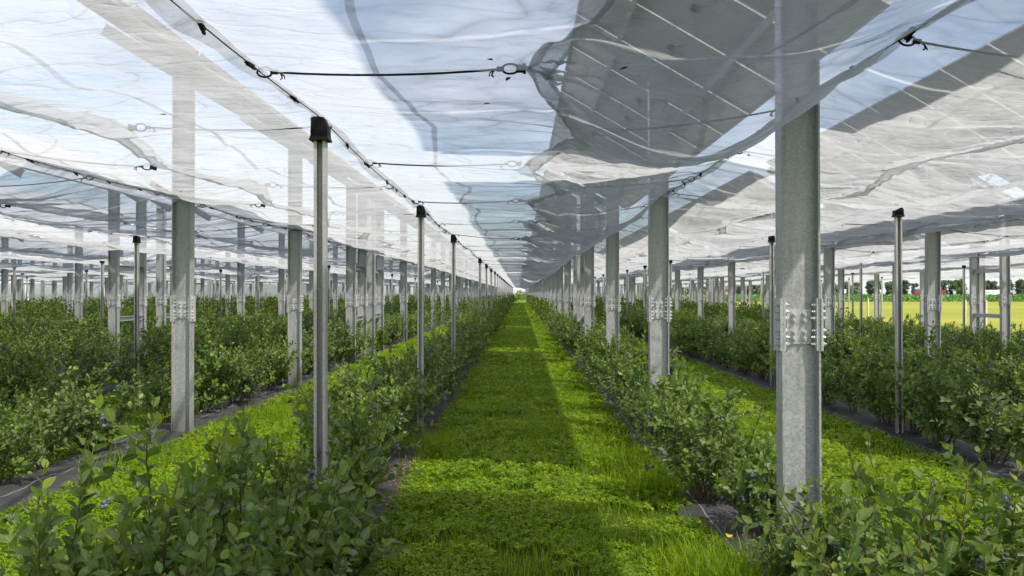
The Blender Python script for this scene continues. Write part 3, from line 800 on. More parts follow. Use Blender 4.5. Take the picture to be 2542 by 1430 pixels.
def gen_bush(seed, H, R, nstem=13, nshoot=6, leaf=0.056, lod=0, low=False):
    rng = np.random.default_rng(seed)
    wood = MB(); P = []; D = []; N = []; LS = []; YG = []
    berries = []
    def shoot(p0, d0, L_, r0, leafy0, step, young):
        npt = max(4, int(L_ / 0.07)); pts = [p0]; d = d0.copy()
        for i in range(npt):
            d = unit(d + rng.normal(0, 0.10, 3) + np.array([0, 0, 0.05])); pts.append(pts[-1] + d * (L_ / npt))
        wood.tube(pts, [r0 * (1 - 0.75 * i / npt) for i in range(npt + 1)], 4 if lod == 0 else 3, 0 if r0 > 0.0032 else 1)
        pts = np.array(pts); tot = L_; s_ = leafy0 * tot; az = rng.uniform(0, 6.28)
        while s_ < tot:
            f = s_ / tot * npt; i = min(int(f), npt - 1); q = pts[i] + (pts[i + 1] - pts[i]) * (f - i); dd = unit(pts[i + 1] - pts[i])
            a = np.cross(dd, [0.2, 0.1, 1.0]); 
            if np.linalg.norm(a) < 0.05: a = np.array([1.0, 0, 0])
            a = unit(a); b = np.cross(dd, a); az += 2.4 + rng.normal(0, 0.35)
            perp = a * math.cos(az) + b * math.sin(az); an = rng.uniform(0.65, 1.25)
            if s_ > tot * 0.88: an *= 0.6
            l_ = unit(dd * math.cos(an) + perp * math.sin(an) + np.array([0, 0, 0.12]))
            nn = unit(dd * math.sin(an) - perp * math.cos(an) + np.array([0, 0, 0.55]) + rng.normal(0, 0.22, 3)); nn = unit(nn - l_ * np.dot(nn, l_))
            sz = leaf * rng.uniform(0.72, 1.22) * (0.62 if s_ > tot * 0.9 else 1.0)
            P.append(q); D.append(l_); N.append(nn); LS.append(sz); YG.append(1 if (young and s_ > tot * 0.72) else 0)
            s_ += step * rng.uniform(0.75, 1.3)
        return pts
    for i in range(nstem):
        a = rng.uniform(0, 2 * PI); lean = rng.uniform(0.02, 0.85)
        rad = rng.uniform(0, 0.11)
        p0 = np.array([math.cos(a) * rad, math.sin(a) * rad, 0.0])
        d0 = unit(np.array([math.cos(a) * lean, math.sin(a) * lean, 1.0]))
        L_ = H * rng.uniform(0.48, 1.02) * (1.08 if lean < 0.3 else 0.95)
        if low: L_ *= 0.9
        pts = shoot(p0, d0, L_, rng.uniform(0.0045, 0.0085), 0.42, 0.024, rng.random() < 0.35)
        nsh = nshoot + rng.integers(-1, 3)
        for j in range(nsh):
            f = rng.uniform(0.16, 0.92) * (len(pts) - 2); ii = int(f); q = pts[ii] + (pts[ii + 1] - pts[ii]) * (f - ii)
            az = rng.uniform(0, 2 * PI); out = np.array([math.cos(az), math.sin(az), rng.uniform(0.15, 1.3)])
            out = out + unit(np.array([q[0], q[1], 0.001])) * 0.7
            ll = rng.uniform(0.12, 0.36) * (1.1 - 0.35 * f / len(pts))
            sp = shoot(q, unit(out), ll, rng.uniform(0.0020, 0.0034), 0.10, 0.021, rng.random() < 0.22)
            if rng.random() < 0.10: berries.append(sp[int((len(sp) - 1) * 0.8)] + np.array([0, 0, -0.01]))
    P = np.array(P); D = np.array(D); N = np.array(N); LS = np.array(LS); YG = np.array(YG)
    # squash the footprint into the wanted radius
    rr = np.hypot(P[:, 0], P[:, 1]); sc = np.where(rr > R, (R + 0.35 * (rr - R)) / np.maximum(rr, 1e-6), 1.0)
    P[:, 0] *= sc; P[:, 1] *= sc
    P[:, 2] = np.maximum(P[:, 2], 0.05)
    stem_me = wood.mesh('stems', [M['stem'], M['shoot']])
    Vs = []; fl = []; o = 0
    for yg in (0, 1):
        sel = YG == yg
        if not sel.any(): continue
        V, T, Q = leaf_batch(P[sel], D[sel], N[sel], LS[sel], LS[sel] * rng.uniform(0.27, 0.37, sel.sum()), lod)
        Vs.append(V); fl.append((T + o, yg)); 
        if len(Q): fl.append((Q + o, yg))
        o += len(V)
    leaf_mat = M['leafgrey'] if seed % 3 == 0 else M['leaf']
    fol = np_mesh('foliage', np.concatenate(Vs), fl, [leaf_mat, M['young']], True)
    midrib(fol, lod)
    bmes = []
    for q in berries[:12]:
        mbb = MB()
        for j in range(rng.integers(7, 14)):
            c = Vector(q) + Vector(rng.normal(0, 0.009, 3)) + Vector((0, 0, -0.003 * j)); r = rng.uniform(0.0065, 0.0100)
            v = []; f = []
            lat = 4; lon = 7
            for a in range(lat + 1):
                for b in range(lon):
                    th = PI * a / lat; v.append(c + Vector((math.sin(th) * math.cos(2 * PI * b / lon), math.sin(th) * math.sin(2 * PI * b / lon), math.cos(th))) * r)
            for a in range(lat):
                for b in range(lon): f.append((a * lon + b, a * lon + (b + 1) % lon, (a + 1) * lon + (b + 1) % lon, (a + 1) * lon + b))
            mbb.add(v, f)
        bmes.append(mbb.mesh('berry_cluster', M['berry'], True))
    return stem_me, fol, bmes

BUSH_NEAR = [gen_bush(100 + i, 1.0, 0.58, 12 + (i * 5) % 8, 5 + i % 3, 0.052 + 0.003 * (i % 4), 0) for i in range(11)]
BUSH_LOW = [gen_bush(150 + i, 0.72, 0.52, 14, 6, 0.056, 0, True) for i in range(2)]
BUSH_MID = [gen_bush(200 + i, 1.0, 0.58, 15, 6, 0.066, 1) for i in range(6)]

# where every bush stands: (row, x, y, height scale, kind)
slots = []
def add_row(r, ys, hs, jx=0.08):
    for y in ys:
        slots.append((r, ROWS[r] + random.uniform(-jx, jx), y + random.uniform(-0.10, 0.10), hs * random.uniform(0.88, 1.10)))
manual = [
    (-1, -1.45, 2.25, 0.85), (-1, -1.25, 3.55, 1.20), (-1, -0.98, 3.05, 0.78), (-1, -1.00, 4.0, 0.79), (-1, -1.72, 2.75, 1.0), (-1, -1.28, 2.75, 0.95),  (-1, -1.36, 4.25, 1.0), (-1, -1.28, 5.15, 1.0), (-1, -1.32, 5.95, 1.08), (-1, -1.40, 6.75, 1.02), (-1, -1.40, 7.55, 1.12),
    (1, 1.62, 1.85, 0.92), (1, 1.28, 2.45, 0.90), (1, 1.95, 2.45, 0.84), (1, 1.50, 3.05, 1.10), (1, 1.70, 2.75, 0.95), (1, 2.02, 3.35, 0.86), (1, 1.48, 4.05, 0.72), (1, 1.58, 5.30, 0.74), (1, 1.40, 6.15, 0.98), (1, 1.52, 6.95, 1.04), (1, 1.50, 8.00, 0.95), (1, 1.45, 8.70, 0.92),
    (-2, -4.25, 4.9, 0.95), (-2, -4.30, 5.7, 1.0), (-2, -4.20, 6.5, 1.02), (-2, -4.25, 7.25, 1.12), (-2, -4.15, 7.9, 0.98), (-2, -4.2, 9.75, 1.05), (-2, -4.15, 10.5, 1.1),
]
slots += manual
def rng_y(a, b, st): return list(np.arange(a, b, st))
add_row(-1, rng_y(8.4, END, 0.80), 1.10); add_row(1, rng_y(9.5, END, 0.80), 1.03); add_row(-2, rng_y(11.3, END, 0.80), 1.08)
for r, xc in ROWS.items():
    if abs(r) == 1 or r == -2: continue
    hs = 1.12 if r == 2 else (0.88 if r > 0 else 1.08)
    add_row(r, rng_y(max(2.0, abs(xc) * 1.0), line_end(xc), 0.78), hs)
vis = [s_ for s_ in slots if s_[2] > 0.5 and abs(s_[1]) / s_[2] < 0.645 + 0.42 / s_[2]]
vis.sort(key=lambda s_: s_[2] + 0.35 * max(0, abs(s_[1]) - 5))
indiv = vis[:300]; ids = set(map(id, indiv)); others = [s_ for s_ in slots if id(s_) not in ids]
indiv.sort(key=lambda s_: (s_[0], s_[2]))
cnt = {}
protos = {}
for r, x, y, h in indiv:
    cnt[r] = cnt.get(r, 0) + 1
    if h < 0.8: lib, key, hh = BUSH_LOW, 'low', h / 0.72
    elif y < 17: lib, key, hh = BUSH_NEAR, 'near', h
    else: lib, key, hh = BUSH_MID, 'mid', h
    i = random.choice((1, 3, 6, 9)) if (key == 'near' and y < 5) else random.randrange(len(lib))
    st, fo, bm = lib[i]
    size = 'low' if h < 0.9 else ('tall' if h > 1.25 else 'leafy')
    t = thing('blueberry_bush', (x, y, 0.03), '%s blueberry bush, %s from camera in %s' % (size, ordinal(cnt[r]), row_phrase(r)), 'bush', 'blueberry bushes of ' + row_phrase(r))
    t.rotation_euler = (0, 0, random.uniform(0, 2 * PI)); wsc = hh ** 0.35 * random.uniform(0.95, 1.12)
    t.scale = (wsc, wsc, hh)
    link('stems', st, t); link('foliage', fo, t)
    if y < 15:
        for b in bm: link('berry_cluster', b, t)
# the bushes beyond the three hundred nearest: one mass of leaves
Pn, Dn, Nn, Ln = [], [], [], []
for r, x, y, h in others:
    if not (y > 0.5 and abs(x) / y < 0.9): continue
    n = 170 if y < 40 else (100 if y < 75 else 60)
    a = RNG.uniform(0, 2 * PI, n); zf = RNG.beta(2.0, 1.35, n); prof_r = np.sin(PI * np.clip(0.18 + 0.72 * zf, 0, 1)) ** 0.7
    rad = 0.52 * prof_r * np.sqrt(RNG.uniform(0.25, 1.0, n)) * (1 + 0.25 * np.sin(3 * a + x))
    top = 1 + 0.20 * np.sin(2 * a + y * 3) * (zf > 0.6)
    p = np.stack([x + rad * np.cos(a), y + rad * np.sin(a), 0.06 + h * zf * top * 0.98], 1)
    outv = unit(np.stack([np.cos(a) * prof_r, np.sin(a) * prof_r, 0.5 + zf], 1) + RNG.normal(0, 0.5, (n, 3)))
    nn = unit(outv * 0.6 + np.array([0, 0, 0.6]) + RNG.normal(0, 0.45, (n, 3))); nn = unit(nn - outv * np.sum(nn * outv, 1, keepdims=True))
    Pn.append(p); Dn.append(outv); Nn.append(nn); Ln.append(RNG.uniform(0.07, 0.12, n) * (1.0 if y < 40 else 1.45 if y < 75 else 1.9))
Pn = np.concatenate(Pn); Dn = np.concatenate(Dn); Nn = np.concatenate(Nn); Ln = np.concatenate(Ln)
V, T, Q = leaf_batch(Pn, Dn, Nn, Ln, Ln * 0.32, 2)
tag(link('blueberry_bushes', np_mesh('blueberry_bushes', V, [(T, 0)], M['farleaf'])), 'distant blueberry bushes merging into dense green rows', 'bushes', None, 'stuff')

# ------------------------------------------------------------------ grass and clover
STRIPS = [(-3.62, -1.66, 1.0), (-0.92, 1.20, 1.0), (1.92, 3.95, 0.9), (-6.25, -4.36, 0.5), (4.70, 6.60, 0.35)]
def clover_patch(n, y0, y1, size, strips, hmul=1.0):
    wts = np.array([(b - a) * w_ for a, b, w_ in strips]); wts /= wts.sum()
    idx = RNG.choice(len(strips), n, p=wts)
    a = np.array([s_[0] for s_ in strips])[idx]; b = np.array([s_[1] for s_ in strips])[idx]
    x = RNG.uniform(a - 0.06, b + 0.06); y = y0 + (y1 - y0) * RNG.uniform(0, 1, n) ** 1.15
    tall = 0.5 + 0.5 * vnoise(x * 2.3, y * 2.3, 77)
    keepm = (vnoise(x * 3.1, y * 3.1, 55) + 0.5 * vnoise(x * 9, y * 9, 56) + 0.3 * vnoise(x * 0.9, y * 0.9, 57)) > -0.52
    x, y, tall = x[keepm], y[keepm], tall[keepm]; n = len(x)
    h = (0.018 + 0.05 * tall + RNG.uniform(0, 0.025, n)) * hmul
    yaw = RNG.uniform(0, 2 * PI, n); Vs = []; 
    nrm = unit(np.stack([RNG.normal(0, 0.38, n), RNG.normal(0, 0.38, n), np.ones(n)], 1))
    ctr = np.stack([x, y, h], 1); s_ = size * RNG.uniform(0.65, 1.25, n)
    t1 = unit(np.cross(nrm, np.stack([np.cos(yaw), np.sin(yaw), np.zeros(n)], 1))); t2 = np.cross(nrm, t1)
    for j in range(3):
        c, q = math.cos(j * 2.094), math.sin(j * 2.094)
        e = t1 * c + t2 * q; f = -t1 * q + t2 * c
        for (u, v, lift) in ((0.0, 0, 0), (0.5, -0.42, 0.12), (1.0, -0.38, 0.05), (1.12, 0, 0.0), (1.0, 0.38, 0.05), (0.5, 0.42, 0.12)):
            Vs.append(ctr + e * (u * s_)[:, None] + f * (v * s_)[:, None] + nrm * (lift * s_)[:, None])
    V = np.stack(Vs, 1).reshape(-1, 3)
    base = (np.arange(n) * 18)[:, None]
    F = np.concatenate([base + np.arange(6)[None, :] + 6 * j for j in range(3)])
    return V, F
def blade_patch(n, y0, y1, hmin, hmax, width, strips, thr=-2.0, xy=None):
    if xy is None:
        wts = np.array([(b - a) * w_ for a, b, w_ in strips]); wts /= wts.sum()
        idx = RNG.choice(len(strips), n, p=wts)
        a = np.array([s_[0] for s_ in strips])[idx]; b = np.array([s_[1] for s_ in strips])[idx]
        x = RNG.uniform(a - 0.07, b + 0.07); y = y0 + (y1 - y0) * RNG.uniform(0, 1, n) ** 1.15
    else: x, y = xy
    k_ = vnoise(x * 1.4, y * 1.4, 91) > thr; x, y = x[k_], y[k_]; n = len(x)
    h = RNG.uniform(hmin, hmax, n); az = RNG.uniform(0, 2 * PI, n); bend = RNG.uniform(0.15, 0.75, n)
    d = np.stack([np.cos(az), np.sin(az), np.zeros(n)], 1); sd = np.stack([-np.sin(az), np.cos(az), np.zeros(n)], 1); up = np.array([0, 0, 1.0])
    w_ = width * RNG.uniform(0.7, 1.3, n)
    base = np.stack([x, y, np.zeros(n)], 1); Vs = []
    for t, ww in ((0, 1.0), (0.4, 0.9), (0.75, 0.6)):
        c = base + up * (h * t * (1 - 0.3 * bend * t))[:, None] + d * (h * bend * t * t)[:, None]
        Vs += [c - sd * (w_ * ww / 2)[:, None], c + sd * (w_ * ww / 2)[:, None]]
    Vs.append(base + up * (h * (1 - 0.3 * bend))[:, None] + d * (h * bend)[:, None])
    V = np.stack(Vs, 1).reshape(-1, 3); b = (np.arange(n) * 7)[:, None]
    Q = np.concatenate([b + np.array([0, 1, 3, 2]), b + np.array([2, 3, 5, 4])]); T = b + np.array([4, 5, 6])
    return V, Q, T
cv, cf = [], []; o = 0
for args in ((60000, 1.9, 6.5, 0.017, STRIPS[:3]), (52000, 6.5, 15, 0.024, STRIPS[:4]), (42000, 15, 42, 0.045, STRIPS, 1.0), (22000, 42, 130, 0.10, STRIPS[:3], 1.0)):
    V, F = clover_patch(*args); cv.append(V); cf.append(F + o); o += len(V)
tag(link('clover', np_mesh('clover', np.concatenate(cv), [(np.concatenate(cf), 0)], M['clover'])), 'low bright green clover covering the alleys between plant rows', 'clover', None, 'stuff')
gv, gq, gt = [], [], []; o = 0
def tuft(cx, cy, r, n): return (RNG.normal(cx, r, n), RNG.normal(cy, r * 1.3, n))
sets = [blade_patch(42000, 1.9, 7, 0.04, 0.12, 0.0042, STRIPS[:3]), blade_patch(12000, 2.2, 9, 0.10, 0.20, 0.0045, STRIPS[:3], 0.25), blade_patch(45000, 7, 18, 0.05, 0.12, 0.008, STRIPS[:4]),
        blade_patch(36000, 18, 60, 0.05, 0.13, 0.018, STRIPS)]
for cx, cy, r_, n_, h0, h1 in ((1.22, 4.15, 0.13, 900, 0.15, 0.34), (1.05, 4.6, 0.15, 600, 0.12, 0.28), (0.95, 3.75, 0.14, 450, 0.10, 0.24), (1.12, 6.6, 0.14, 600, 0.15, 0.32), (0.98, 7.6, 0.2, 500, 0.1, 0.26), (-0.95, 8.3, 0.2, 500, 0.1, 0.26), (-2.2, 9.2, 0.25, 800, 0.12, 0.3), (-2.9, 10.3, 0.3, 700, 0.12, 0.3), (-3.5, 7.6, 0.2, 500, 0.1, 0.22), (0.25, 9.2, 0.3, 500, 0.1, 0.2), (0.9, 3.0, 0.2, 300, 0.1, 0.2)):
    sets.append(blade_patch(n_, 0, 0, h0, h1, 0.006, None, -2.0, tuft(cx, cy, r_, n_)))
for V, Q, T in sets: gv.append(V); gq.append(Q + o); gt.append(T + o); o += len(V)
tag(link('grass', np_mesh('grass', np.concatenate(gv), [(np.concatenate(gq), 0), (np.concatenate(gt), 0)], M['grass'])), 'green grass blades and tufts growing among the clover', 'grass', None, 'stuff')

# fallen leaf litter on the fabric, one yellow leaf, dry leaves lying on the film
n = 2200
x = np.where(RNG.random(n) < 0.5, RNG.normal(-0.98, 0.05, n), RNG.normal(1.40, 0.12, n)); y = RNG.uniform(2.5, 12, n)
y[:130] = RNG.normal(6.9, 0.22, 130); x[:130] = RNG.normal(-1.0, 0.06, 130)
ok = np.abs(np.where(x < 0, x + 1.27, x - 1.55)) < 0.36; x, y = x[ok], y[ok]; n = len(x)
Dl = unit(np.stack([RNG.normal(0, 1, n), RNG.normal(0, 1, n), RNG.normal(0, 0.1, n)], 1)); Nl = unit(np.stack([RNG.normal(0, .3, n), RNG.normal(0, .3, n), np.ones(n)], 1))
V, T, Q = leaf_batch(np.stack([x, y, np.full(n, 0.075)], 1), Dl, Nl, RNG.uniform(0.012, 0.03, n), RNG.uniform(0.004, 0.008, n), 2)
tag(link('leaf_litter', np_mesh('leaf_litter', V, [(T, 0)], M['litter'])), 'orange brown leaf crumbs scattered on the dark weed fabric', 'leaf litter', None, 'stuff')
V, T, Q = leaf_batch(np.array([[0, 0, 0.0], [0.01, 0.0, 0.0]]), unit(np.array([[1, 0.2, 0.5], [-0.8, 0.1, 0.7]])), unit(np.array([[-0.3, -0.6, 1], [0.3, -0.6, 0.8]])), np.array([0.032, 0.032]), np.array([0.010, 0.010]), 0)
tag(link('fallen_leaf', np_mesh('fallen_leaf', V, [(T, 0), (Q, 0)], M['yellow']), None, (1.16, 4.55, 0.24)), 'small bright yellow leaf at the fabric edge by the nearest steel post', 'leaf')
spots = [(-1, 0.78, 3.2, 'nearest the camera beside the alley cord'), (-1, 0.86, 3.45, 'near the hooked film tip above the alley'), (0, -0.80, 3.0, 'high above the alley by the film edge'), (-1, 0.72, 3.9, 'farther along the white film left of the alley middle'), (-1, -0.55, 4.2, 'left of the nearest capped pole'), (-2, 0.5, 7.2, 'beside the second steel post row left'), (0, 0.5, 3.2, 'right of the nearest steel post top')]
for k, u, y, wh in spots:
    a, b = film_surface(k, np.array([u]), np.array([y]))
    V, T, Q = leaf_batch(np.zeros((1, 3)), unit(RNG.normal(0, 1, (1, 3)) * np.array([1, 1, 0.1])), np.array([[0.0, 0.1, 1.0]]), np.array([0.035]), np.array([0.010]), 0)
    tag(link('dry_leaf', np_mesh('dry_leaf', V, [(T, 0), (Q, 0)], M['debris']), None, (line_x(k) + float(a[0]), y, float(b[0]) - 0.004)), 'tiny dry leaf on film, ' + wh, 'dry leaf', 'dry leaves stuck to the film')

# ------------------------------------------------------------------ side films, net walls, leaning posts
def wavy_wall(name, mat, pts, z0, z1, label, cat, amp=0.05, group=None):
    A, B = Vector(pts[0]), Vector(pts[1]); L_ = (B - A).length; n_ = int(L_ / 0.5) + 2; nz = 9
    s_ = np.linspace(0, 1, n_); zz = np.linspace(0, 1, nz); S_, Zz = np.meshgrid(s_, zz)
    d = (B - A).normalized(); nrm = Vector((-d.y, d.x))
    off = amp * vnoise(S_ * L_ * 0.8, Zz * 2, 3) + amp * 0.5 * vnoise(S_ * L_ * 2.5, Zz, 4)
    top = z1 - 0.05 * np.abs(np.sin(S_ * L_ * PI / PY)); bot = z0 + 0.06 * vnoise(S_ * L_ * 0.5, S_ * 0, 5)
    V = np.stack([(A.x + (B.x - A.x) * S_ + nrm.x * off).ravel(), (A.y + (B.y - A.y) * S_ + nrm.y * off).ravel(), (bot + (top - bot) * Zz).ravel()], 1)
    o = link(name, np_mesh(name, V, [(grid_faces(nz, n_), 0)], mat, True))
    return tag(o, label, cat, group)
XR = line_x(KMAX) + 1.5
wavy_wall('side_curtain', M['curtain'], [(XR, 20), (XR, END)], 2.32, 2.62, 'pale film curtain hanging along the right edge of the plantation roof', 'curtain', 0.08)
wavy_wall('net_wall', M['netwall'], [(-62, LEFT_END + 1), (-17.5, LEFT_END + 1)], 0.5, 2.62, 'grey net wall closing the left plots behind the bushes', 'net wall')
wavy_wall('net_wall', M['netwall'], [(-16.5, END + 0.8), (-1.6, END + 0.8)], 0.4, 2.6, 'pale net wall at the far end left of the alley opening', 'net wall')
wavy_wall('net_wall', M['netwall'], [(0.95, END + 0.8), (9.0, END + 0.8)], 0.4, 2.6, 'pale net wall at the far end right of the alley opening', 'net wall')
for i, (px, lab) in enumerate(((57, 'leftmost of all'), (250, 'second from the left edge'), (406, 'beside the white braced frame'), (517, 'right of the tall left steel post'), (565, 'nearest the second steel post of the left row'))):
    xx = (px - 1290) / 2020 * (LEFT_END - 0.6)
    t = thing('anchor_post', (xx + 0.25, LEFT_END - 0.6, 0), 'leaning pale wooden anchor post, ' + lab, 'post', 'anchor posts along the net wall')
    m = MB(); m.tube([(0, 0, 0), (-0.35, 0.15, 2.45)], [0.15, 0.13], 10); link('timber', m.mesh('timber', M['wood'], False), t)
    m = MB(); m.tube([(-0.34 - 1.5 * q, 0.1, 2.4 - 1.6 * q * q) for q in np.linspace(0, 1, 8)], 0.022, 5); link('guy_wire', m.mesh('guy_wire', M['black']), t)
# wooden stakes at the field edge
for i, (px, zt, yy, lab) in enumerate(((2150, 1.3, 52, 'between the second and third steel posts'), (2183, 1.3, 50, 'left of the thin capped pole'), (2389, 1.28, 40, 'just right of the large second row post'), (2440, 1.28, 38.6, 'left of the braced frame at the picture edge'))):
    xx = (px - 1290) / 2020 * yy
    m = MB(); m.tube([(0, 0, -0.05), (0.03, 0, zt)], [0.055, 0.05], 8)
    tag(link('wooden_stake', m.mesh('wooden_stake', M['wood']), None, (xx, yy, 0)), 'pale wooden stake at field edge, ' + lab, 'stake', 'stakes along the field edge')
m = MB(); m.tube([(0.25, 0, 0), (-0.18, 0, 2.6)], [0.06, 0.05], 8)
tag(link('leaning_stake', m.mesh('leaning_stake', M['wood']), None, ((2302 - 1290) / 2020 * 30, 30, 0)), 'tall thin leaning wooden stake in front of the red lorry', 'stake')

# ------------------------------------------------------------------ far side: crop, fence, vehicles, trees, house
def leaf_mass(n, pf, lsize, up=0.5):
    P = pf(n); d = unit(RNG.normal(0, 1, (n, 3)) + np.array([0, 0, up])); nn = unit(RNG.normal(0, 1, (n, 3)) + np.array([0, -0.2, 0.6])); nn = unit(nn - d * np.sum(nn * d, 1, keepdims=True))
    Ls = RNG.uniform(0.7, 1.3, n) * lsize
    return leaf_batch(P, d, nn, Ls, Ls * 0.3, 2)
def crop(n):
    y = RNG.uniform(150, 176, n); x = RNG.uniform(6, 140, n)
    return np.stack([x, y, RNG.uniform(0.15, 1.0, n) + 0.12 * vnoise(x * 0.5, y * 0.2, 3)], 1)
V, T, Q = leaf_mass(26000, crop, 0.5, 1.0)
tag(link('maize_crop', np_mesh('maize_crop', V, [(T, 0)], M['maize'])), 'green strip of maize growing behind the yellow field', 'crop', None, 'stuff')
def hedge(n):
    x = RNG.uniform(-9, 5, n); 
    return np.stack([x, RNG.uniform(150, 154, n), RNG.uniform(0.1, 1, n) ** 0.8 * (1.7 + 0.5 * vnoise(x, x * 0, 4))], 1)
V, T, Q = leaf_mass(2600, hedge, 0.4, 0.6)
tag(link('hedge', np_mesh('hedge', V, [(T, 0)], M['treelight'])), 'light green hedge closing the view at the end of the grass alley', 'hedge')
tf = thing('road_fence', (0, 236, 0), 'low picket stake fence along the verge before the road', 'fence')
ms_ = MB(); ms_.box((0, 0, 0.5), (0.16, 0.12, 1.0)); stake = ms_.mesh('stake', M['wood'])
for i in range(88): link('stake', stake, tf, (56 + i * 1.08, 0, 0.0))
m = MB(); m.box((56 + 47, 0.1, 0.52), (96, 0.05, 0.07)); link('rail', m.mesh('rail', M['wood']), tf)

def wheel_mesh():
    m = MB(); n = 14
    for (r, y0, y1, mi) in ((0.5, -0.15, 0.15, 0), (0.28, -0.17, 0.17, 1)):
        v = [(r * math.cos(2 * PI * j / n), yy, r * math.sin(2 * PI * j / n)) for yy in (y0, y1) for j in range(n)]
        m.add(v, [(j, (j + 1) % n, n + (j + 1) % n, n + j) for j in range(n)] + [tuple(range(n - 1, -1, -1)), tuple(range(n, 2 * n))], mi)
    return m.mesh('wheel', [M['rubber'], M['galv']])
WH = wheel_mesh()
def text_mesh(cu):
    o = bpy.data.objects.new('lettering_curve', cu); COL.objects.link(o)
    me = bpy.data.meshes.new_from_object(o.evaluated_get(bpy.context.evaluated_depsgraph_get()))
    bpy.data.objects.remove(o); me.name = 'lettering'
    return me
def lorry(px0, px1, y, body, top, label, cab_dir, text=None):
    xa, xb = (px0 - 1290) / 2020 * y, (px1 - 1290) / 2020 * y; L_ = xb - xa
    t = thing('lorry', ((xa + xb) / 2, y, 0), label, 'lorry')
    cabl = 2.3; tl = L_ - cabl - 0.5; tx = -L_ / 2 + tl / 2 if cab_dir > 0 else L_ / 2 - tl / 2
    m = MB(); m.box((tx, 0, 2.05), (tl, 2.5, 2.1)); 
    for j in range(int(tl / 1.2)): m.box((tx - tl / 2 + 0.6 + j * 1.2, -1.26, 2.05), (0.05, 0.03, 2.0))
    link('trailer', m.mesh('trailer', body), t)
    if top is not None:
        m = MB(); m.box((tx, 0, 3.35), (tl - 0.1, 2.62, 0.62)); link('tarpaulin', m.mesh('tarpaulin', top), t)
    m = MB(); m.box((tx, 0, 0.86), (tl, 1.0, 0.28)); link('chassis', m.mesh('chassis', M['rubber']), t)
    cx = cab_dir * (L_ / 2 - cabl / 2); o = [(-cabl / 2, 0.7), (cabl / 2, 0.7), (cabl / 2, 1.9), (cabl / 2 - 0.25, 2.9), (cabl / 2 - 0.7, 3.1), (-cabl / 2, 3.3)]
    if cab_dir < 0: o = [(-a, b) for a, b in o][::-1]
    m = MB(); m.prism([(a + cx, b) for a, b in o], 'y', -1.22, 1.22); c_ = link('cab', m.mesh('cab', M['white'] if top is None else M['red']), t)
    m = MB(); m.box((cx + cab_dir * 0.25, -1.23, 2.2), (1.0, 0.04, 0.7)); link('window', m.mesh('window', M['window']), c_)
    for dx in (tx - tl * 0.32, tx - tl * 0.22, cx + cab_dir * 0.1):
        for sy in (-1, 1): link('wheel', WH, t, (dx, sy * 1.1, 0.5))
    if text:
        cu = bpy.data.curves.new('lettering', 'FONT'); cu.body = text; cu.size = 1.15; cu.extrude = 0.01; cu.align_x = 'CENTER'; cu.materials.append(M['ink'])
        q = link('lettering', text_mesh(cu), t, (tx - 0.5, -1.29, 1.75)); q.rotation_euler = (PI / 2, 0, 0)
        m = MB(); m.box((tx + 3.3, -1.28, 2.2), (1.7, 0.03, 1.2)); link('logo_panel', m.mesh('logo_panel', M['white']), t)
    return t
lorry(2405, 2492, 389, M['white'], None, 'white lorry with dark lettering passing on the road behind the field', 1, 'NAGEL')
lorry(2264, 2340, 389, M['red'], M['teal'], 'dark red lorry with teal top on the road behind the field', 1)
def car(px, y):
    t = thing('car', ((px - 1290) / 2020 * y, y, 0), 'small blue grey car on the road left of the red lorry', 'car')
    m = MB(); m.prism([(-2.1, 0.35), (2.1, 0.35), (2.15, 0.75), (1.2, 0.92), (0.55, 1.42), (-1.2, 1.45), (-2.0, 0.95)], 'y', -0.85, 0.85); link('body', m.mesh('body', M['carpaint']), t)
    m = MB(); m.prism([(-1.5, 0.97), (0.95, 0.95), (0.5, 1.34), (-1.1, 1.36)], 'y', -0.87, -0.852); link('window', m.mesh('window', M['window']), t)
    for dx in (-1.3, 1.3):
        for sy in (-1, 1):
            w_ = link('wheel', WH, t, (dx, sy * 0.75, 0.32)); w_.scale = (0.64, 0.6, 0.64)
car(2172, 387)
# blank white roadside sign and dark hut beside it
ts = thing('roadside_sign', ((2093 - 1290) / 2020 * 300, 300, 0), 'small blank white sign panel beside the road', 'sign')
m = MB(); m.box((0, 0, 2.35), (1.3, 0.06, 1.4)); link('panel', m.mesh('panel', M['white']), ts)
m = MB(); m.tube([(-0.4, 0.06, 0), (-0.4, 0.06, 2.9)], 0.05, 6); m.tube([(0.4, 0.06, 0), (0.4, 0.06, 2.9)], 0.05, 6); link('legs', m.mesh('legs', M['galv']), ts)
# farm house
th = thing('farm_house', ((1806 - 1290) / 2020 * 260, 262, 0), 'low grey farm house with red roof behind the plantation', 'house')
m = MB(); m.box((0, 0, 1.35), (5.6, 5, 2.7)); link('wall', m.mesh('wall', M['plaster']), th)
m = MB(); m.prism([(-3.1, 2.72), (3.1, 2.72), (0, 4.3)], 'y', -2.8, 2.8); link('roof', m.mesh('roof', M['roof']), th)
for dx in (-1.6, 1.5):
    m = MB(); m.box((dx, -2.52, 1.5), (1.0, 0.06, 1.1)); link('window', m.mesh('window', M['window']), th)

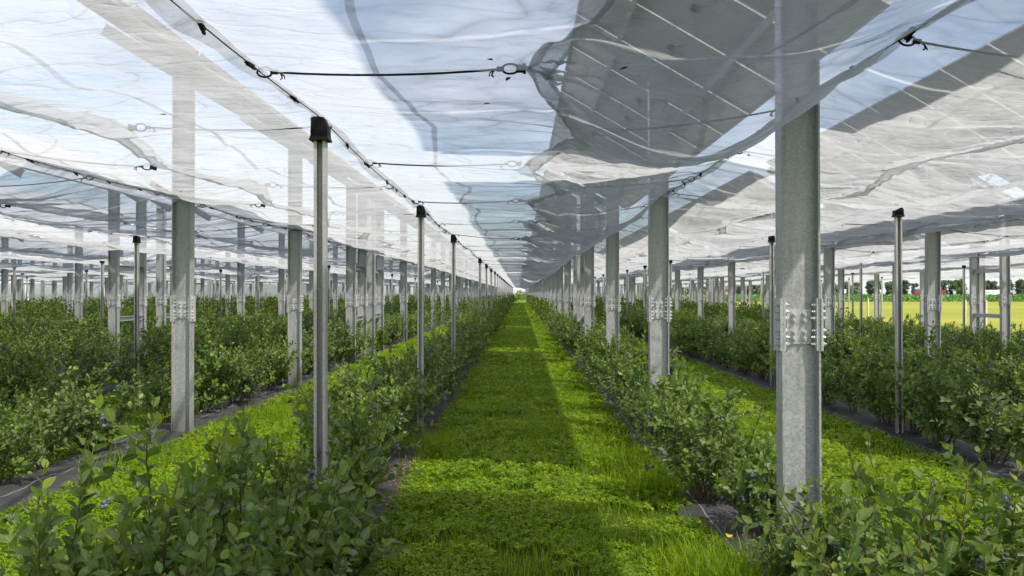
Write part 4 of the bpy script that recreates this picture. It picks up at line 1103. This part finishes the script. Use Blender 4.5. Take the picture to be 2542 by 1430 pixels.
def gen_tree(seed, H, R, mat, n=1500, leaf=0.55, base=0.22):
    rng = np.random.default_rng(seed); tr = MB()
    tr.tube([(0, 0, -0.1), (0.05, 0, H * 0.4), (0.1, 0.05, H * 0.9)], [H * 0.022, H * 0.015, H * 0.004], 6)
    cl = []
    for i in range(16):
        z = H * rng.uniform(base, 0.93); rr = R * math.sin(PI * min(0.96, max(0.08, 0.15 + 0.8 * (z / H - base) / (1 - base)))) * rng.uniform(0.3, 0.9); a = rng.uniform(0, 6.28)
        c = np.array([rr * math.cos(a), rr * math.sin(a), z]); cl.append((c, R * rng.uniform(0.26, 0.5)))
        tr.tube([(0, 0, z * 0.72), tuple(c * np.array([0.6, 0.6, 0.95])), tuple(c)], [H * 0.007, H * 0.004, H * 0.002], 4)
    k = rng.integers(0, len(cl), n); C = np.array([cl[i][0] for i in k]); S_ = np.array([cl[i][1] for i in k])[:, None]
    P = C + unit(rng.normal(0, 1, (n, 3))) * S_ * np.array([1, 1, 0.8]) * rng.uniform(0.3, 1.0, (n, 1)) ** 0.5
    P[:, 2] = np.clip(P[:, 2], H * 0.1, None)
    d = unit(rng.normal(0, 1, (n, 3))); nn = unit(rng.normal(0, 0.7, (n, 3)) + np.array([0, 0, 0.8])); nn = unit(nn - d * np.sum(nn * d, 1, keepdims=True))
    Ls = rng.uniform(0.6, 1.3, n) * leaf
    V, T, Q = leaf_batch(P, d, nn, Ls, Ls * 0.36, 2)
    return tr.mesh('trunk', M['trunk']), np_mesh('crown', V, [(T, 0)], mat)
TREES = [gen_tree(300 + i, 10.0, 3.0, M['tree'], 1700, 0.85, 0.10) for i in range(4)]
TLIGHT = gen_tree(330, 9.0, 3.6, M['treelight'], 1600, 0.75, 0.1)
TBUSH = [gen_tree(340 + i, 4.2, 3.0, M['tree'], 1500, 0.55, 0.08) for i in range(2)]
def place_tree(lib, x, y, s_, label, group=None, name='tree'):
    t = thing(name, (x, y, 0), label, 'tree', group); t.rotation_euler = (0, 0, random.uniform(0, 6.28)); t.scale = (s_ * random.uniform(0.9, 1.15),) * 2 + (s_,)
    link('trunk', lib[0], t); link('crown', lib[1], t)
n = 0
x = 92.0
while x < 350:
    place_tree(random.choice(TREES), x, 520 + random.uniform(-12, 12), random.uniform(0.82, 1.05), 'tall green tree in the even tree line behind the road', 'trees of the line behind the road'); x += random.uniform(2.2, 3.6)
place_tree(TLIGHT, (2382 - 1290) / 2020 * 400, 402, 0.95, 'light green bushy tree standing just left of the white lorry')
place_tree(TREES[1], (2525 - 1290) / 2020 * 470, 470, 0.95, 'dark round tree at the right picture edge beyond the white lorry')
for px, yy, s_, lab in ((1845, 240, 1.0, 'left of the big steel post near the farm house'), (1868, 236, 1.05, 'second left of the big steel post'), (1895, 240, 1.15, 'directly behind the nearest big steel post'), (1920, 236, 1.0, 'half hidden behind the nearest big steel post'), (1775, 250, 0.95, 'just left of the farm house'), (1735, 246, 0.85, 'farther left of the farm house'), (1700, 250, 0.9, 'leftmost behind the right plots'), (2058, 330, 1.3, 'right of the big steel post by the white sign'), (2120, 350, 1.0, 'between the white sign and the blue car')):
    place_tree(TBUSH[int(px) % 2], (px - 1290) / 2020 * yy, yy, s_, 'dark green bushy tree ' + lab, None, 'bushy_tree')
print('objects', len(bpy.data.objects), 'cords', ncord, 'bushes', len(indiv), len(others))
